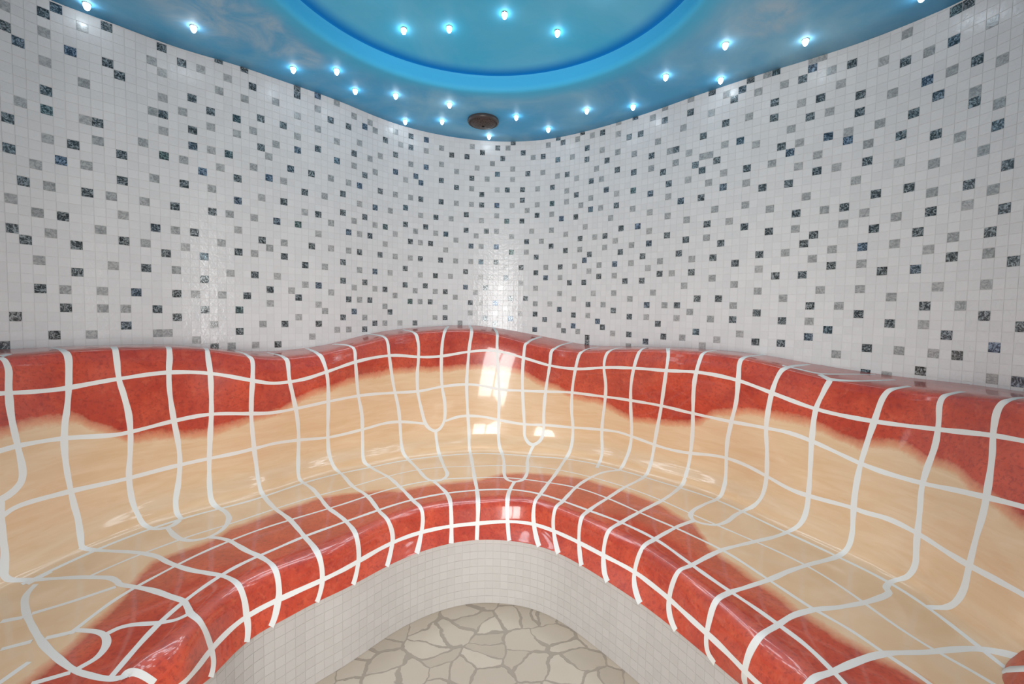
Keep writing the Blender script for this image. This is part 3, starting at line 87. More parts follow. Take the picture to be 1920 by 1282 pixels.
# grout lines and glaze borders on the bench: (degrees round the bench, profile station)
VLINES = [[[-58.21,2.042],[-57.46,1.829]],
[[-58.26,2.207],[-57.95,2.726],[-57.72,3.293],[-57.96,3.987],[-58.0,4.379],[-57.73,4.797],[-57.51,5.166],[-57.67,5.288],[-58.15,5.372],[-58.77,5.425],[-59.44,5.453]],
[[-59.45,5.411],[-59.44,5.516],[-59.6,5.689],[-59.66,5.982],[-59.64,6.371],[-59.93,6.923],[-60.05,7.277],[-59.65,7.592],[-56.49,8.496],[-54.04,9.05],[-52.59,9.355],[-52.27,9.595],[-52.42,9.691],[-51.35,9.959],[-49.84,10.295],[-48.8,10.617],[-47.36,10.986],[-47.49,11.27],[-47.7,11.456],[-46.85,12.002],[-46.0,12.594],[-45.58,13.01],[-45.39,13.469],[-46.2,13.975]],
[[-53.72,0.446],[-53.41,1.985],[-53.0,2.915],[-53.2,4.041],[-53.46,4.371],[-53.85,4.642],[-54.05,4.928],[-54.06,5.234],[-53.89,5.527],[-53.71,5.815],[-53.38,6.189],[-53.4,6.855],[-53.51,7.454],[-53.17,7.654]],
[[-53.6,7.398],[-52.97,7.783],[-52.12,8.078],[-50.47,8.543],[-48.76,8.944],[-47.54,9.334],[-46.97,9.776],[-46.16,10.074],[-45.06,10.394],[-43.49,10.694],[-41.8,11.053],[-40.99,11.512],[-40.28,12.108],[-39.85,12.566],[-39.84,12.978],[-39.67,13.383],[-40.16,14.0]],
[[-49.09,1.688],[-49.02,3.512],[-49.01,3.986],[-48.59,4.301],[-48.18,4.624],[-48.1,4.935],[-48.18,5.25],[-48.53,5.632],[-48.3,6.167],[-47.94,6.817],[-47.41,7.647],[-46.74,8.045],[-45.63,8.225],[-44.59,8.222],[-43.78,8.039]],
[[-45.21,8.27],[-44.97,8.751],[-44.38,9.054],[-43.39,9.294],[-41.41,9.428],[-39.59,9.215],[-38.42,8.72],[-38.58,8.313],[-39.33,7.931]],
[[-43.94,1.81],[-43.91,3.151],[-44.17,3.903],[-44.17,4.281],[-43.81,4.799],[-43.32,5.275],[-43.2,5.6],[-43.36,5.932],[-43.99,6.74],[-44.0,7.423],[-43.58,8.005]],
[[-39.97,1.362],[-39.93,3.229],[-39.72,3.876],[-39.7,4.379],[-39.68,4.746],[-39.89,5.175],[-40.05,5.646],[-40.18,7.131],[-39.86,7.558],[-39.35,7.967]],
[[-41.41,9.428],[-40.59,9.619],[-39.55,9.969],[-38.85,10.295],[-38.04,10.63],[-36.57,10.992],[-35.52,11.59],[-34.82,12.164],[-34.68,12.769],[-34.89,12.967],[-35.48,13.513],[-36.36,14.0]],
[[-36.31,0.975],[-35.45,2.019],[-34.68,2.791],[-34.85,3.89],[-35.06,4.446],[-35.07,4.892],[-34.74,5.523],[-34.41,6.016],[-34.31,6.745],[-34.02,7.715],[-32.99,8.903],[-31.2,10.022],[-29.92,10.979],[-28.76,11.734],[-27.97,12.334],[-27.79,12.865],[-27.93,13.222],[-28.91,14.0]],
[[-32.54,0.754],[-31.07,1.641],[-30.29,2.668],[-30.3,3.94],[-29.65,4.434],[-29.12,4.866],[-28.79,5.531],[-28.94,6.302],[-29.03,7.165],[-28.86,7.804],[-27.05,8.613],[-26.41,9.257],[-25.92,9.927],[-23.24,10.974],[-22.21,11.717],[-21.55,12.679],[-21.78,13.121],[-22.8,14.0]],
[[-27.47,0.4],[-26.49,1.705],[-25.49,3.308],[-24.92,4.086],[-24.81,4.681],[-24.89,5.705],[-24.68,6.481],[-23.77,7.669],[-22.71,8.228],[-21.76,8.992],[-19.55,9.992],[-18.09,11.033],[-16.45,12.133],[-15.83,12.678],[-15.93,13.071],[-16.98,14.0]],
[[-23.89,0.513],[-21.65,1.786],[-21.01,2.965],[-21.03,3.767],[-20.7,4.692],[-19.9,5.315],[-19.89,5.766],[-19.93,7.389],[-18.78,8.055],[-16.09,9.036],[-14.76,9.977],[-12.67,10.888],[-11.08,11.884],[-10.71,12.441],[-11.05,13.064],[-11.85,14.0]],
[[-19.2,0.0],[-16.78,1.547],[-16.26,3.04],[-16.1,3.911],[-15.62,4.595],[-14.4,5.43],[-14.31,5.959],[-14.07,7.098],[-13.18,8.0],[-11.56,8.977],[-10.54,9.79],[-9.24,10.105],[-7.7,10.065],[-6.71,9.679],[-7.64,8.969],[-8.38,8.008],[-8.73,6.919],[-9.0,6.032]],
[[-9.07,10.114],[-8.53,10.321],[-6.71,10.995],[-6.16,11.872],[-5.9,12.973],[-5.91,14.0]],
[[-14.02,0.6],[-12.32,1.829],[-11.68,3.593],[-11.66,4.225],[-11.89,4.546],[-11.87,4.981],[-11.04,5.497],[-10.63,5.769],[-9.82,5.941],[-9.0,6.032],[-8.19,5.917],[-7.56,5.672],[-7.58,5.296],[-8.26,4.845],[-8.3,4.212],[-7.85,2.786],[-7.64,1.516],[-7.29,0.5]],
[[-4.13,0.275],[-3.68,1.99],[-3.73,3.104],[-4.09,4.112],[-4.44,4.871],[-4.23,5.404],[-3.86,5.931],[-3.86,7.667],[-2.97,9.057],[-2.6,9.983],[-1.85,10.966],[-1.43,12.181],[-1.51,13.118],[-1.5,14.0]],
[[-0.6,0.225],[0.3,1.811],[0.14,3.871],[0.45,4.486],[0.76,5.039],[0.61,5.924],[0.79,7.182],[1.93,8.651],[2.12,9.775],[2.79,10.202],[4.17,10.331],[5.58,10.072],[6.02,9.527],[5.33,8.404],[5.84,7.399],[6.22,6.905]],
[[4.08,10.335],[3.44,11.121],[3.43,12.122],[3.59,13.067],[4.19,14.0]],
[[6.72,0.324],[5.26,1.444],[4.45,2.71],[4.36,3.843],[4.17,4.41],[4.35,5.129],[4.76,5.782],[4.65,6.259],[5.54,6.797],[6.22,6.905],[7.42,6.465],[7.77,5.961],[7.63,5.42],[7.8,4.796],[8.55,3.959],[8.46,2.945],[9.57,1.507],[11.38,0.248]],
[[15.52,0.725],[13.99,1.565],[13.05,2.678],[12.58,3.856],[11.97,4.635],[11.93,5.249],[12.29,5.735],[12.19,6.875],[10.9,8.599],[10.35,9.482],[9.64,10.022],[8.71,11.051],[7.94,12.228],[8.01,12.993],[9.52,14.0]],
[[19.42,1.1],[17.94,1.877],[17.08,3.018],[16.85,3.824],[17.39,4.457],[17.23,4.825],[16.5,5.697],[17.09,6.868],[16.41,8.278]],
[[19.88,7.999],[17.23,8.502],[15.56,9.162],[14.21,9.969],[12.72,10.966],[11.48,12.262],[11.56,12.946],[13.07,14.0]],
[[22.94,1.1],[22.47,2.142],[21.72,3.743],[21.11,4.419],[21.11,4.927],[21.43,5.632],[20.7,6.741],[19.88,7.999]],
[[26.13,1.05],[26.67,2.507],[26.66,3.855],[25.88,4.79],[24.58,5.779],[24.23,7.189],[23.87,8.046],[21.04,9.147],[19.73,10.022],[17.05,11.024],[16.37,12.202],[16.34,12.977],[17.48,14.0]],
[[32.38,0.625],[31.58,2.046],[30.95,3.731],[30.47,4.276],[30.36,4.881],[30.42,5.195],[29.8,5.965],[29.32,7.947],[27.66,8.922],[25.0,10.018],[22.92,11.053],[21.3,12.123],[20.93,12.897],[21.6,13.628],[22.57,14.0]],
[[38.17,0.096],[36.98,1.644],[36.31,2.932],[36.52,3.835],[36.39,4.405],[35.56,4.921],[34.83,5.423],[35.09,6.914],[34.5,7.948],[33.0,8.409],[32.06,8.785],[31.96,9.078],[32.67,9.269],[34.24,9.22],[35.93,9.032],[36.92,8.725],[37.3,8.307],[38.01,7.959]],
[[43.4,0.498],[42.23,1.564],[41.4,2.761],[40.72,3.802],[40.25,4.431],[40.01,4.794],[40.4,5.336],[40.43,5.935],[39.94,6.837],[38.01,7.959]],
[[32.84,9.271],[31.02,10.007],[29.01,10.982],[27.32,12.376],[26.9,12.9],[27.0,13.382],[28.9,14.0]],
[[45.4,1.905],[46.91,2.32],[46.19,3.419],[45.4,4.129],[45.39,4.704],[45.52,5.194],[45.63,5.733],[45.66,6.446],[45.4,6.999],[43.89,8.027],[42.86,8.533],[41.21,9.027],[38.54,9.968],[35.68,11.05],[34.24,12.243],[33.59,12.881],[34.0,13.471],[35.8,14.0]],
[[53.8,1.67],[52.67,2.244],[51.89,3.174],[51.43,4.069],[51.0,4.561],[50.64,4.989],[50.52,5.553],[50.67,5.907],[50.95,6.496],[50.87,7.167],[50.16,8.022],[47.96,9.002],[46.8,9.478],[45.83,10.02],[44.25,10.575],[42.51,11.024],[41.76,11.901],[41.33,12.493],[41.12,13.158],[41.69,13.762],[43.14,14.0]],
[[58.26,1.623],[57.19,2.316],[56.83,3.114],[57.06,3.949],[57.15,4.318],[56.69,4.797],[56.58,5.082],[56.89,5.461],[57.02,5.871],[57.5,6.615],[57.15,7.135],[55.51,7.957],[55.47,8.231],[56.35,8.293],[55.91,8.611],[55.13,9.055],[53.87,9.614],[52.03,10.028],[50.82,10.501],[50.3,11.074],[49.44,12.017],[48.53,12.595],[48.49,13.071],[48.4,13.643],[49.0,13.975]],
[[62.93,1.589],[62.4,2.055],[61.6,3.005],[61.47,3.848],[61.95,4.38],[62.1,4.762],[62.25,5.106],[62.06,5.492],[62.04,5.901],[62.13,6.414],[61.7,7.051],[60.79,7.587],[59.57,7.992]],
[[67.83,7.25],[66.36,7.562],[64.72,8.091],[63.72,8.6],[62.74,9.118],[61.74,9.583],[60.42,10.029],[59.69,10.36],[58.66,11.016],[58.02,11.44],[57.73,12.0],[57.12,12.33]]]
HLINES = [[[-60.84,3.928],[-58.58,3.961],[-55.57,4.054],[-53.43,4.078],[-48.86,3.962],[-44.38,3.819],[-40.0,3.829],[-34.78,3.907],[-32.65,3.986],[-30.37,3.958],[-27.87,3.93],[-25.15,3.812],[-21.1,3.682],[-16.26,3.878],[-11.66,4.166],[-8.3,4.198],[-4.01,4.077],[0.23,3.865],[4.61,3.847],[8.54,3.936],[12.59,3.905],[16.76,3.773],[21.73,3.816],[26.59,3.877],[30.95,3.753],[36.32,3.847],[40.45,3.981],[45.38,4.089],[51.19,4.082],[56.76,3.991],[61.51,3.91],[63.94,3.924],[66.32,3.895]],
[[-61.41,4.838],[-59.08,4.815],[-57.77,4.796],[-54.35,4.828],[-49.61,4.955],[-48.1,4.935],[-43.99,4.844],[-39.79,4.745],[-35.13,4.746],[-32.3,4.763],[-29.13,4.725],[-24.88,4.706],[-20.7,4.745],[-15.45,4.913],[-11.63,4.986],[-8.25,4.895],[-4.36,4.871],[-2.14,4.885],[1.0,4.962],[4.06,4.87],[7.8,4.781],[11.97,4.666],[17.23,4.736],[21.36,4.768],[25.8,4.792],[30.21,4.861],[35.34,4.882],[40.01,4.794],[42.87,4.731],[45.42,4.767],[48.07,4.856],[50.78,4.96],[53.16,5.008],[56.65,5.003],[59.71,4.929],[62.18,4.889],[65.09,4.844],[67.54,4.811]],
[[-59.47,5.674],[-58.6,5.614],[-57.54,5.6],[-54.18,5.632],[-48.81,5.713],[-42.98,5.659],[-40.17,5.642],[-37.09,5.614],[-34.47,5.57],[-32.06,5.529],[-28.86,5.588],[-24.81,5.741],[-19.89,5.659],[-16.61,5.588],[-14.24,5.627],[-10.79,5.752]],
[[-7.55,5.727],[-5.52,5.625],[-3.88,5.62],[-1.0,5.656],[0.42,5.716],[4.43,5.804],[7.75,5.753],[12.05,5.778],[16.59,5.694],[19.31,5.665],[21.76,5.743],[24.98,5.841],[27.34,5.874],[30.01,5.838],[32.4,5.75],[34.83,5.693],[37.75,5.715],[40.39,5.8],[43.68,5.936],[45.72,5.914],[50.6,5.805],[51.57,5.836],[54.14,5.76],[57.06,5.815],[60.13,5.894],[62.04,5.901],[64.41,5.876],[66.63,5.86],[68.99,5.862]],
[[41.32,1.883],[43.23,1.787],[45.4,1.905],[48.11,0.858],[49.79,0.413]],
[[46.69,2.295],[49.5,1.794],[51.93,0.901]],
[[-58.06,8.301],[-59.24,8.549],[-59.96,9.007],[-60.67,9.519],[-61.12,9.874],[-61.16,10.132],[-61.0,10.492],[-60.0,10.747],[-58.58,11.064],[-56.52,11.949],[-54.3,12.503]],
[[-58.21,10.019],[-57.6,10.137],[-56.72,10.302],[-56.4,10.444],[-56.97,10.561],[-58.35,10.595],[-60.44,10.507],[-61.0,10.502]],
[[-56.27,10.418],[-54.81,10.487],[-53.31,10.644],[-51.26,10.97],[-49.32,11.313],[-47.84,11.442]],
[[-59.87,9.227],[-57.38,9.407],[-54.99,9.566],[-52.75,9.709]],
[[-60.6,9.812],[-58.28,10.036]],
[[-63.65,9.55],[-61.55,9.727]],
[[-62.01,9.02],[-60.54,9.212]],
[[-64.3,10.274],[-61.21,10.484]],
[[-58.65,8.099],[-56.53,8.032]]]
RB = [[[-58.93,4.585],[-58.31,4.563],[-57.26,4.513],[-54.08,4.571],[-52.97,4.574],[-51.45,4.756],[-49.5,4.914],[-48.38,5.039],[-46.57,5.064],[-44.58,5.098],[-41.76,5.142],[-40.13,5.139],[-38.0,5.019],[-35.46,4.89],[-34.14,4.813],[-31.75,4.748],[-29.64,4.572],[-26.76,4.405],[-23.02,4.345],[-19.94,4.33],[-16.25,4.394],[-11.25,4.472],[-8.04,4.506],[-5.2,4.489],[-0.71,4.439],[1.76,4.398],[4.25,4.407],[5.93,4.486],[7.61,4.576],[9.7,4.57],[10.97,4.706],[12.65,4.824],[16.15,4.871],[17.4,4.975],[19.72,5.181],[21.52,5.274],[24.19,5.237],[26.19,5.204],[29.67,5.133],[31.55,5.008],[32.29,4.883],[33.55,4.738],[37.63,4.577],[40.58,4.492],[44.55,4.422],[47.17,4.507],[50.52,4.614],[51.48,4.519],[53.18,4.443],[55.18,4.501],[56.48,4.6],[57.89,4.579],[59.39,4.662],[60.71,4.798],[61.91,4.85],[63.12,4.931],[64.06,4.984],[65.28,5.049]]][0]
SB = [[[-62.98,10.211],[-60.44,10.217],[-58.39,10.173],[-56.65,10.141],[-54.66,10.132],[-52.47,10.037],[-50.96,9.835],[-48.27,9.509],[-46.48,9.534],[-42.92,9.64],[-40.39,9.549],[-38.66,9.314],[-35.54,9.333],[-32.95,9.209],[-29.24,9.233],[-26.37,9.155],[-23.45,9.297],[-19.49,9.738],[-14.36,10.289],[-11.12,10.3],[-6.81,10.288],[-1.85,10.21],[1.76,9.737],[5.17,9.561],[10.31,9.409],[14.59,9.281],[19.01,9.311],[23.32,9.241],[27.66,9.234],[30.95,9.41],[33.08,9.427],[34.01,9.596],[36.82,10.135],[39.17,10.223],[44.22,10.247],[47.29,10.233],[50.48,10.304],[52.56,10.278],[56.21,10.312],[59.62,10.194],[60.78,10.166],[62.63,10.086],[64.81,10.025]]][0]
LAMPS = [
[
-1.617,
1.769,
"at the far left, close above the left wall's edge"
],
[
-1.304,
1.894,
"second from the left end, beside a pale cloud"
],
[
-1.045,
2.19,
"left one of a level pair above the left wall"
],
[
-0.845,
2.198,
"right one of a level pair above the left wall"
],
[
-0.822,
2.384,
"just above the wall, below the level pair on the left"
],
[
-0.626,
2.427,
"midway between the level pair and the speaker"
],
[
-0.359,
2.518,
"up and left of the speaker, nearest the recess rim"
],
[
-0.65,
2.738,
"touching the wall's top edge, left of the speaker"
],
[
-0.432,
2.729,
"immediately left of the speaker, level with it"
],
[
-0.167,
2.939,
"below the speaker at the wall's top edge"
],
[
0.002,
2.655,
"immediately right of the speaker, level with it"
],
[
0.197,
2.817,
"right of the speaker, low and close to the wall"
],
[
0.388,
2.559,
"third one right of the speaker, above the wall"
],
[
0.628,
2.506,
"right of centre, touching the wall's top edge"
],
[
0.7,
2.199,
"right side, alone between the recess and the wall"
],
[
0.967,
2.219,
"right side, at the wall's edge below a brighter one"
],
[
0.862,
1.946,
"large one on the right, above the one at the wall's edge"
],
[
1.171,
1.911,
"second from the right end, well above the wall"
],
[
1.407,
1.648,
"at the top right corner, cut by the frame"
]
]
DOME_LAMPS = [
[
-0.498,
2.061,
"inside the round recess, leftmost of the lower row"
],
[
-0.299,
2.063,
"inside the round recess, second from left in the row"
],
[
-0.055,
1.98,
"inside the round recess, highest near its middle"
],
[
0.176,
2.069,
"inside the round recess, rightmost of the lower row"
],
[
0.32,
1.819,
"inside the round recess, at its top right"
],
[
-0.543,
1.826,
"inside the round recess, at its top left edge"
]
]

# ------------------------------------------------------------------ helpers
def mesh_obj(name, verts, faces, mats, parent=None, smooth=False, fmat=None, uv=None, attrs=None, normals=None):
    me = bpy.data.meshes.new(name)
    verts = np.asarray(verts, dtype=np.float64).reshape(-1, 3)
    faces = faces.tolist() if isinstance(faces, np.ndarray) else faces
    me.from_pydata(verts.tolist(), [], faces)
    for m in (mats if isinstance(mats, (list, tuple)) else [mats]):
        me.materials.append(m)
    if fmat is not None:
        me.polygons.foreach_set('material_index', np.asarray(fmat, dtype=np.int32))
    me.polygons.foreach_set('use_smooth', np.full(len(me.polygons), smooth, dtype=bool))
    if uv is not None:
        lay = me.uv_layers.new(name='UVMap'); lay.data.foreach_set('uv', np.asarray(uv, dtype=np.float32).ravel())
    for k, (dom, arr) in (attrs or {}).items():
        a = me.attributes.new(k, 'FLOAT', dom); a.data.foreach_set('value', np.asarray(arr, dtype=np.float32).ravel())
    me.update()
    if normals is not None:
        me.normals_split_custom_set_from_vertices(np.asarray(normals).reshape(-1, 3).tolist())
    o = bpy.data.objects.new(name, me); COL.objects.link(o)
    if parent is not None: o.parent = parent
    return o
def grid_faces(nu, nv, closed=False):
    i, j = np.meshgrid(np.arange(nu if closed else nu - 1), np.arange(nv - 1), indexing='ij')
    i2 = (i + 1) % nu
    return np.stack([i * nv + j, i2 * nv + j, i2 * nv + j + 1, i * nv + j + 1], -1).reshape(-1, 4)
def empty(name, loc=(0, 0, 0)):
    o = bpy.data.objects.new(name, None); COL.objects.link(o); o.location = loc; o.empty_display_size = .1
    return o
def tag(o, label=None, cat=None, group=None, kind=None):
    for k, v in (('label', label), ('category', cat), ('group', group), ('kind', kind)):
        if v: o[k] = v
    return o
class Mat:
    def __init__(s, name):
        s.m = bpy.data.materials.new(name); s.m.use_nodes = True
        s.t = s.m.node_tree; s.b = s.t.nodes['Principled BSDF']
    def n(s, typ, **kw):
        x = s.t.nodes.new(typ)
        for k, v in kw.items():
            if k.startswith('i_'): x.inputs[int(k[2:])].default_value = v
            else: setattr(x, k, v)
        return x
    def l(s, a, b): s.t.links.new(a, b)
    def math(s, op, a, b=None, clamp=False):
        x = s.t.nodes.new('ShaderNodeMath'); x.operation = op; x.use_clamp = clamp
        for i, v in enumerate((a, b)):
            if v is None: continue
            if isinstance(v, (int, float)): x.inputs[i].default_value = v
            else: s.l(v, x.inputs[i])
        return x.outputs[0]
    def mix(s, f, a, b):
        x = s.t.nodes.new('ShaderNodeMix'); x.data_type = 'RGBA'
        for sock, v in ((x.inputs[0], f), (x.inputs[6], a), (x.inputs[7], b)):
            if isinstance(v, (int, float)): sock.default_value = v
            elif isinstance(v, tuple): sock.default_value = (*v, 1)
            else: s.l(v, sock)
        return x.outputs[2]
    def ramp(s, f, stops, interp='LINEAR'):
        x = s.t.nodes.new('ShaderNodeValToRGB'); x.color_ramp.interpolation = interp
        e = x.color_ramp.elements
        while len(e) < len(stops): e.new(.5)
        for k, (p, c) in zip(e, stops): k.position = p; k.color = (*c, 1) if len(c) == 3 else c
        s.l(f, x.inputs[0]); return x.outputs[0]
    def noise(s, scale, detail=3, rough=.5, dist=0, vec=None):
        x = s.n('ShaderNodeTexNoise'); x.inputs['Scale'].default_value = scale; x.inputs['Detail'].default_value = detail
        x.inputs['Roughness'].default_value = rough; x.inputs['Distortion'].default_value = dist
        s.l(vec if vec is not None else s.pos(), x.inputs['Vector']); return x.outputs[0]
    def pos(s):
        if not hasattr(s, '_p'): s._p = s.n('ShaderNodeNewGeometry').outputs['Position']
        return s._p
    def attr(s, name): return s.n('ShaderNodeAttribute', attribute_name=name).outputs['Fac']
    def bump(s, h, strength, dist):
        x = s.n('ShaderNodeBump'); x.inputs['Strength'].default_value = strength; x.inputs['Distance'].default_value = dist
        s.l(h, x.inputs['Height']); s.l(x.outputs[0], s.b.inputs['Normal'])
    def set(s, color=None, rough=None, metal=None, spec=None, coat=None, coat_r=None):
        for k, v in (('Base Color', color), ('Roughness', rough), ('Metallic', metal), ('Specular IOR Level', spec), ('Coat Weight', coat), ('Coat Roughness', coat_r)):
            if v is None: continue
            if isinstance(v, tuple): s.b.inputs[k].default_value = (*v, 1)
            elif isinstance(v, (int, float)): s.b.inputs[k].default_value = v
            else: s.l(v, s.b.inputs[k])
        return s

# ------------------------------------------------------------------ materials
M = {}
def build_materials():
    # white mosaic glass tile
    a = Mat('white_glass_mosaic'); r = a.attr('rnd')
    c = a.mix(r, (.665, .665, .66), (.715, .713, .705))
    a.set(c, .24, 0, .45); h = a.noise(55, 2, .5, .6)
    a.bump(h, .35, .004); M['white'] = a.m
    a = Mat('tile_joint'); a.set((.64, .635, .625), .5, 0, .3); M['joint'] = a.m
    # dark iridescent accents
    a = Mat('dark_iridescent_mosaic'); r = a.attr('rnd')
    off = a.n('ShaderNodeCombineXYZ'); a.l(a.math('MULTIPLY', r, 37.0), off.inputs[0])
    add = a.n('ShaderNodeVectorMath', operation='ADD'); a.l(a.pos(), add.inputs[0]); a.l(off.outputs[0], add.inputs[1])
    n = a.noise(62, 2, .6, 2.6, add.outputs[0])
    tint = a.ramp(r, [(0, (.035, .042, .045)), (.72, (.034, .046, .052)), (.88, (.028, .048, .080)), (1, (.03, .052, .046))])
    lite = a.ramp(r, [(0, (.38, .41, .41)), (.72, (.34, .39, .41)), (.88, (.28, .37, .48)), (1, (.30, .40, .38))])
    f = a.ramp(n, [(.40, (0, 0, 0)), (.50, (.25, .25, .25)), (.60, (1, 1, 1))])
    a.set(a.mix(f, tint, lite), .2, .25, .6); a.bump(n, .3, .002); M['dark'] = a.m
    a = Mat('silver_grey_mosaic'); r = a.attr('rnd')
    off = a.n('ShaderNodeCombineXYZ'); a.l(a.math('MULTIPLY', r, 37.0), off.inputs[0])
    add = a.n('ShaderNodeVectorMath', operation='ADD'); a.l(a.pos(), add.inputs[0]); a.l(off.outputs[0], add.inputs[1])
    n = a.noise(60, 2, .6, 2.0, add.outputs[0])
    base = a.mix(r, (.24, .255, .255), (.34, .345, .34))
    hi = a.mix(r, (.43, .445, .44), (.52, .52, .51))
    a.set(a.mix(a.ramp(n, [(.38, (0, 0, 0)), (.62, (1, 1, 1))]), base, hi), .2, .1, .5); a.bump(n, .25, .002); M['grey'] = a.m
    # riser mosaic
    a = Mat('cream_riser_mosaic'); r = a.attr('rnd')
    a.set(a.mix(r, (.50, .48, .455), (.53, .51, .485)), .3, 0, .4); M['riser'] = a.m
    a = Mat('riser_joint'); a.set((.485, .465, .44), .7, 0, .2); M['riser_joint'] = a.m
    # glazed bench
    a = Mat('red_and_cream_glaze'); d = a.attr('glaze')
    e1 = a.noise(9, 4, .6, .4); e2 = a.noise(60, 3, .7, .3)
    dd = a.math('ADD', d, a.math('ADD', a.math('MULTIPLY', a.math('SUBTRACT', e1, .5), .035), a.math('MULTIPLY', a.math('SUBTRACT', e2, .5), .022)))
    f = a.math('ADD', a.math('MULTIPLY', dd, 22.0), .5, True)
    cl = a.noise(7, 5, .65, .3); fine = a.noise(85, 4, .7, .2)
    red = a.mix(a.ramp(cl, [(.3, (0, 0, 0)), (.7, (1, 1, 1))]), (.38, .038, .022), (.60, .086, .040))
    red = a.mix(a.ramp(fine, [(.36, (.55, .55, .55)), (.50, (0, 0, 0))]), red, (.24, .028, .022))
    red = a.mix(a.ramp(a.noise(34, 3, .6, .5), [(.55, (0, 0, 0)), (.78, (.45, .45, .45))]), red, (.66, .15, .075))
    st = a.n('ShaderNodeMapping'); st.inputs['Scale'].default_value = (3, 3, 22); a.l(a.pos(), st.inputs[0])
    cn = a.noise(1.6, 4, .6, .8, st.outputs[0])
    cream = a.mix(a.ramp(cn, [(.35, (0, 0, 0)), (.7, (1, 1, 1))]), (.68, .46, .27), (.74, .54, .35))
    cream = a.mix(a.ramp(a.noise(2.3, 4, .7, 1.2, st.outputs[0]), [(.63, (0, 0, 0)), (.78, (.45, .45, .45))]), cream, (.60, .36, .13))
    edge = a.ramp(f, [(0, (0, 0, 0)), (.35, (1, 1, 1)), (.62, (.8, .8, .8)), (1, (0, 0, 0))])
    col = a.mix(f, cream, red); col = a.mix(a.math('MULTIPLY', edge, .35), col, (.74, .27, .12))
    a.set(col, .32, 0, .4, .8, .065); a.bump(a.noise(13, 2, .5), .22, .006)
    M['glaze'] = a.m
    a = Mat('white_grout'); a.set((.73, .725, .69), .4, 0, .35); a.bump(a.noise(120, 3, .6), .15, .002); M['grout'] = a.m
    # painted sky ceiling
    a = Mat('painted_sky'); sep = a.n('ShaderNodeSeparateXYZ'); a.l(a.pos(), sep.inputs[0])
    dx = a.math('ADD', sep.outputs[0], -CX); dy = a.math('ADD', sep.outputs[1], -CY)
    rr = a.math('SQRT', a.math('ADD', a.math('MULTIPLY', dx, dx), a.math('MULTIPLY', dy, dy)))
    # wobbling outer border of the light ring
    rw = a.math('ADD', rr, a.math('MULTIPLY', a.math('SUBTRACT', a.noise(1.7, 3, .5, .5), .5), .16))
    cl = a.noise(1.25, 5, .62, .9); cl2 = a.noise(3.4, 4, .6, 1.2)
    flat = a.mix(a.ramp(cl, [(.42, (0, 0, 0)), (.70, (1, 1, 1))]), (.085, .42, .74), (.28, .60, .81))
    flat = a.mix(a.ramp(cl2, [(.55, (0, 0, 0)), (.78, (.35, .35, .35))]), flat, (.34, .60, .76))
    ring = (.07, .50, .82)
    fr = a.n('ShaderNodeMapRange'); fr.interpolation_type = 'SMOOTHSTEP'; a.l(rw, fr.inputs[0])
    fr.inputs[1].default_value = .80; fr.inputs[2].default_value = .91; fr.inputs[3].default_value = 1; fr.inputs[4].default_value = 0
    acc_ = None
    for (px_, py_, pr_) in PAINTED_CLOUDS:
        ddx = a.math('ADD', sep.outputs[0], -px_); ddy = a.math('ADD', sep.outputs[1], -py_)
        q_ = a.math('SQRT', a.math('ADD', a.math('MULTIPLY', ddx, ddx), a.math('MULTIPLY', ddy, ddy)))
        g_ = a.math('SUBTRACT', 1.0, a.math('DIVIDE', q_, pr_), True)
        acc_ = g_ if acc_ is None else a.math('MAXIMUM', acc_, g_)
    wisp = a.math('MULTIPLY', a.math('MULTIPLY', acc_, 2.2, True), a.ramp(a.noise(4.5, 5, .65, 1.5), [(.36, (.15, .15, .15)), (.60, (1, 1, 1))]), True)
    flat = a.mix(a.math('MULTIPLY', wisp, .7), flat, (.46, .64, .77))
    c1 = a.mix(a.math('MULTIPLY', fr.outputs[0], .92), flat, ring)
    disc = a.mix(a.ramp(cl, [(.38, (0, 0, 0)), (.7, (1, 1, 1))]), (.08, .52, .82), (.18, .60, .85))
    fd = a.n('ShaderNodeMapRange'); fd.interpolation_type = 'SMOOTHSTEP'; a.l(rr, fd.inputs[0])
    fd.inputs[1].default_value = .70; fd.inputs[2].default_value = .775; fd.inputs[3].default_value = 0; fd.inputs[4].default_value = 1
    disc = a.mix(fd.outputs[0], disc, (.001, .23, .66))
    z = sep.outputs[2]
    side = a.math('GREATER_THAN', z, CEIL + .003)
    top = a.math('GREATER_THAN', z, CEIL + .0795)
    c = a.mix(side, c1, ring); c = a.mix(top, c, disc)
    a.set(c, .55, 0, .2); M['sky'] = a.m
    # floor
    a = Mat('broken_stone_paving')
    warp = a.n('ShaderNodeTexNoise'); warp.inputs['Scale'].default_value = 4.5; warp.inputs['Detail'].default_value = 5; a.l(a.pos(), warp.inputs['Vector'])
    wv = a.n('ShaderNodeVectorMath', operation='SCALE'); a.l(warp.outputs['Color'], wv.inputs[0]); wv.inputs['Scale'].default_value = .16
    av = a.n('ShaderNodeVectorMath', operation='ADD'); a.l(a.pos(), av.inputs[0]); a.l(wv.outputs[0], av.inputs[1])
    v = a.n('ShaderNodeTexVoronoi', feature='DISTANCE_TO_EDGE', voronoi_dimensions='2D'); v.inputs['Scale'].default_value = 9.6; a.l(av.outputs[0], v.inputs['Vector'])
    v2 = a.n('ShaderNodeTexVoronoi', feature='F1', voronoi_dimensions='2D'); v2.inputs['Scale'].default_value = 9.6; a.l(av.outputs[0], v2.inputs['Vector'])
    sp = a.n('ShaderNodeSeparateColor'); a.l(v2.outputs['Color'], sp.inputs[0])
    stone = a.mix(sp.outputs[0], (.45, .38, .30), (.57, .49, .395))
    stone = a.mix(a.ramp(a.noise(11, 4, .6), [(.4, (0, 0, 0)), (.75, (.5, .5, .5))]), stone, (.52, .42, .32))
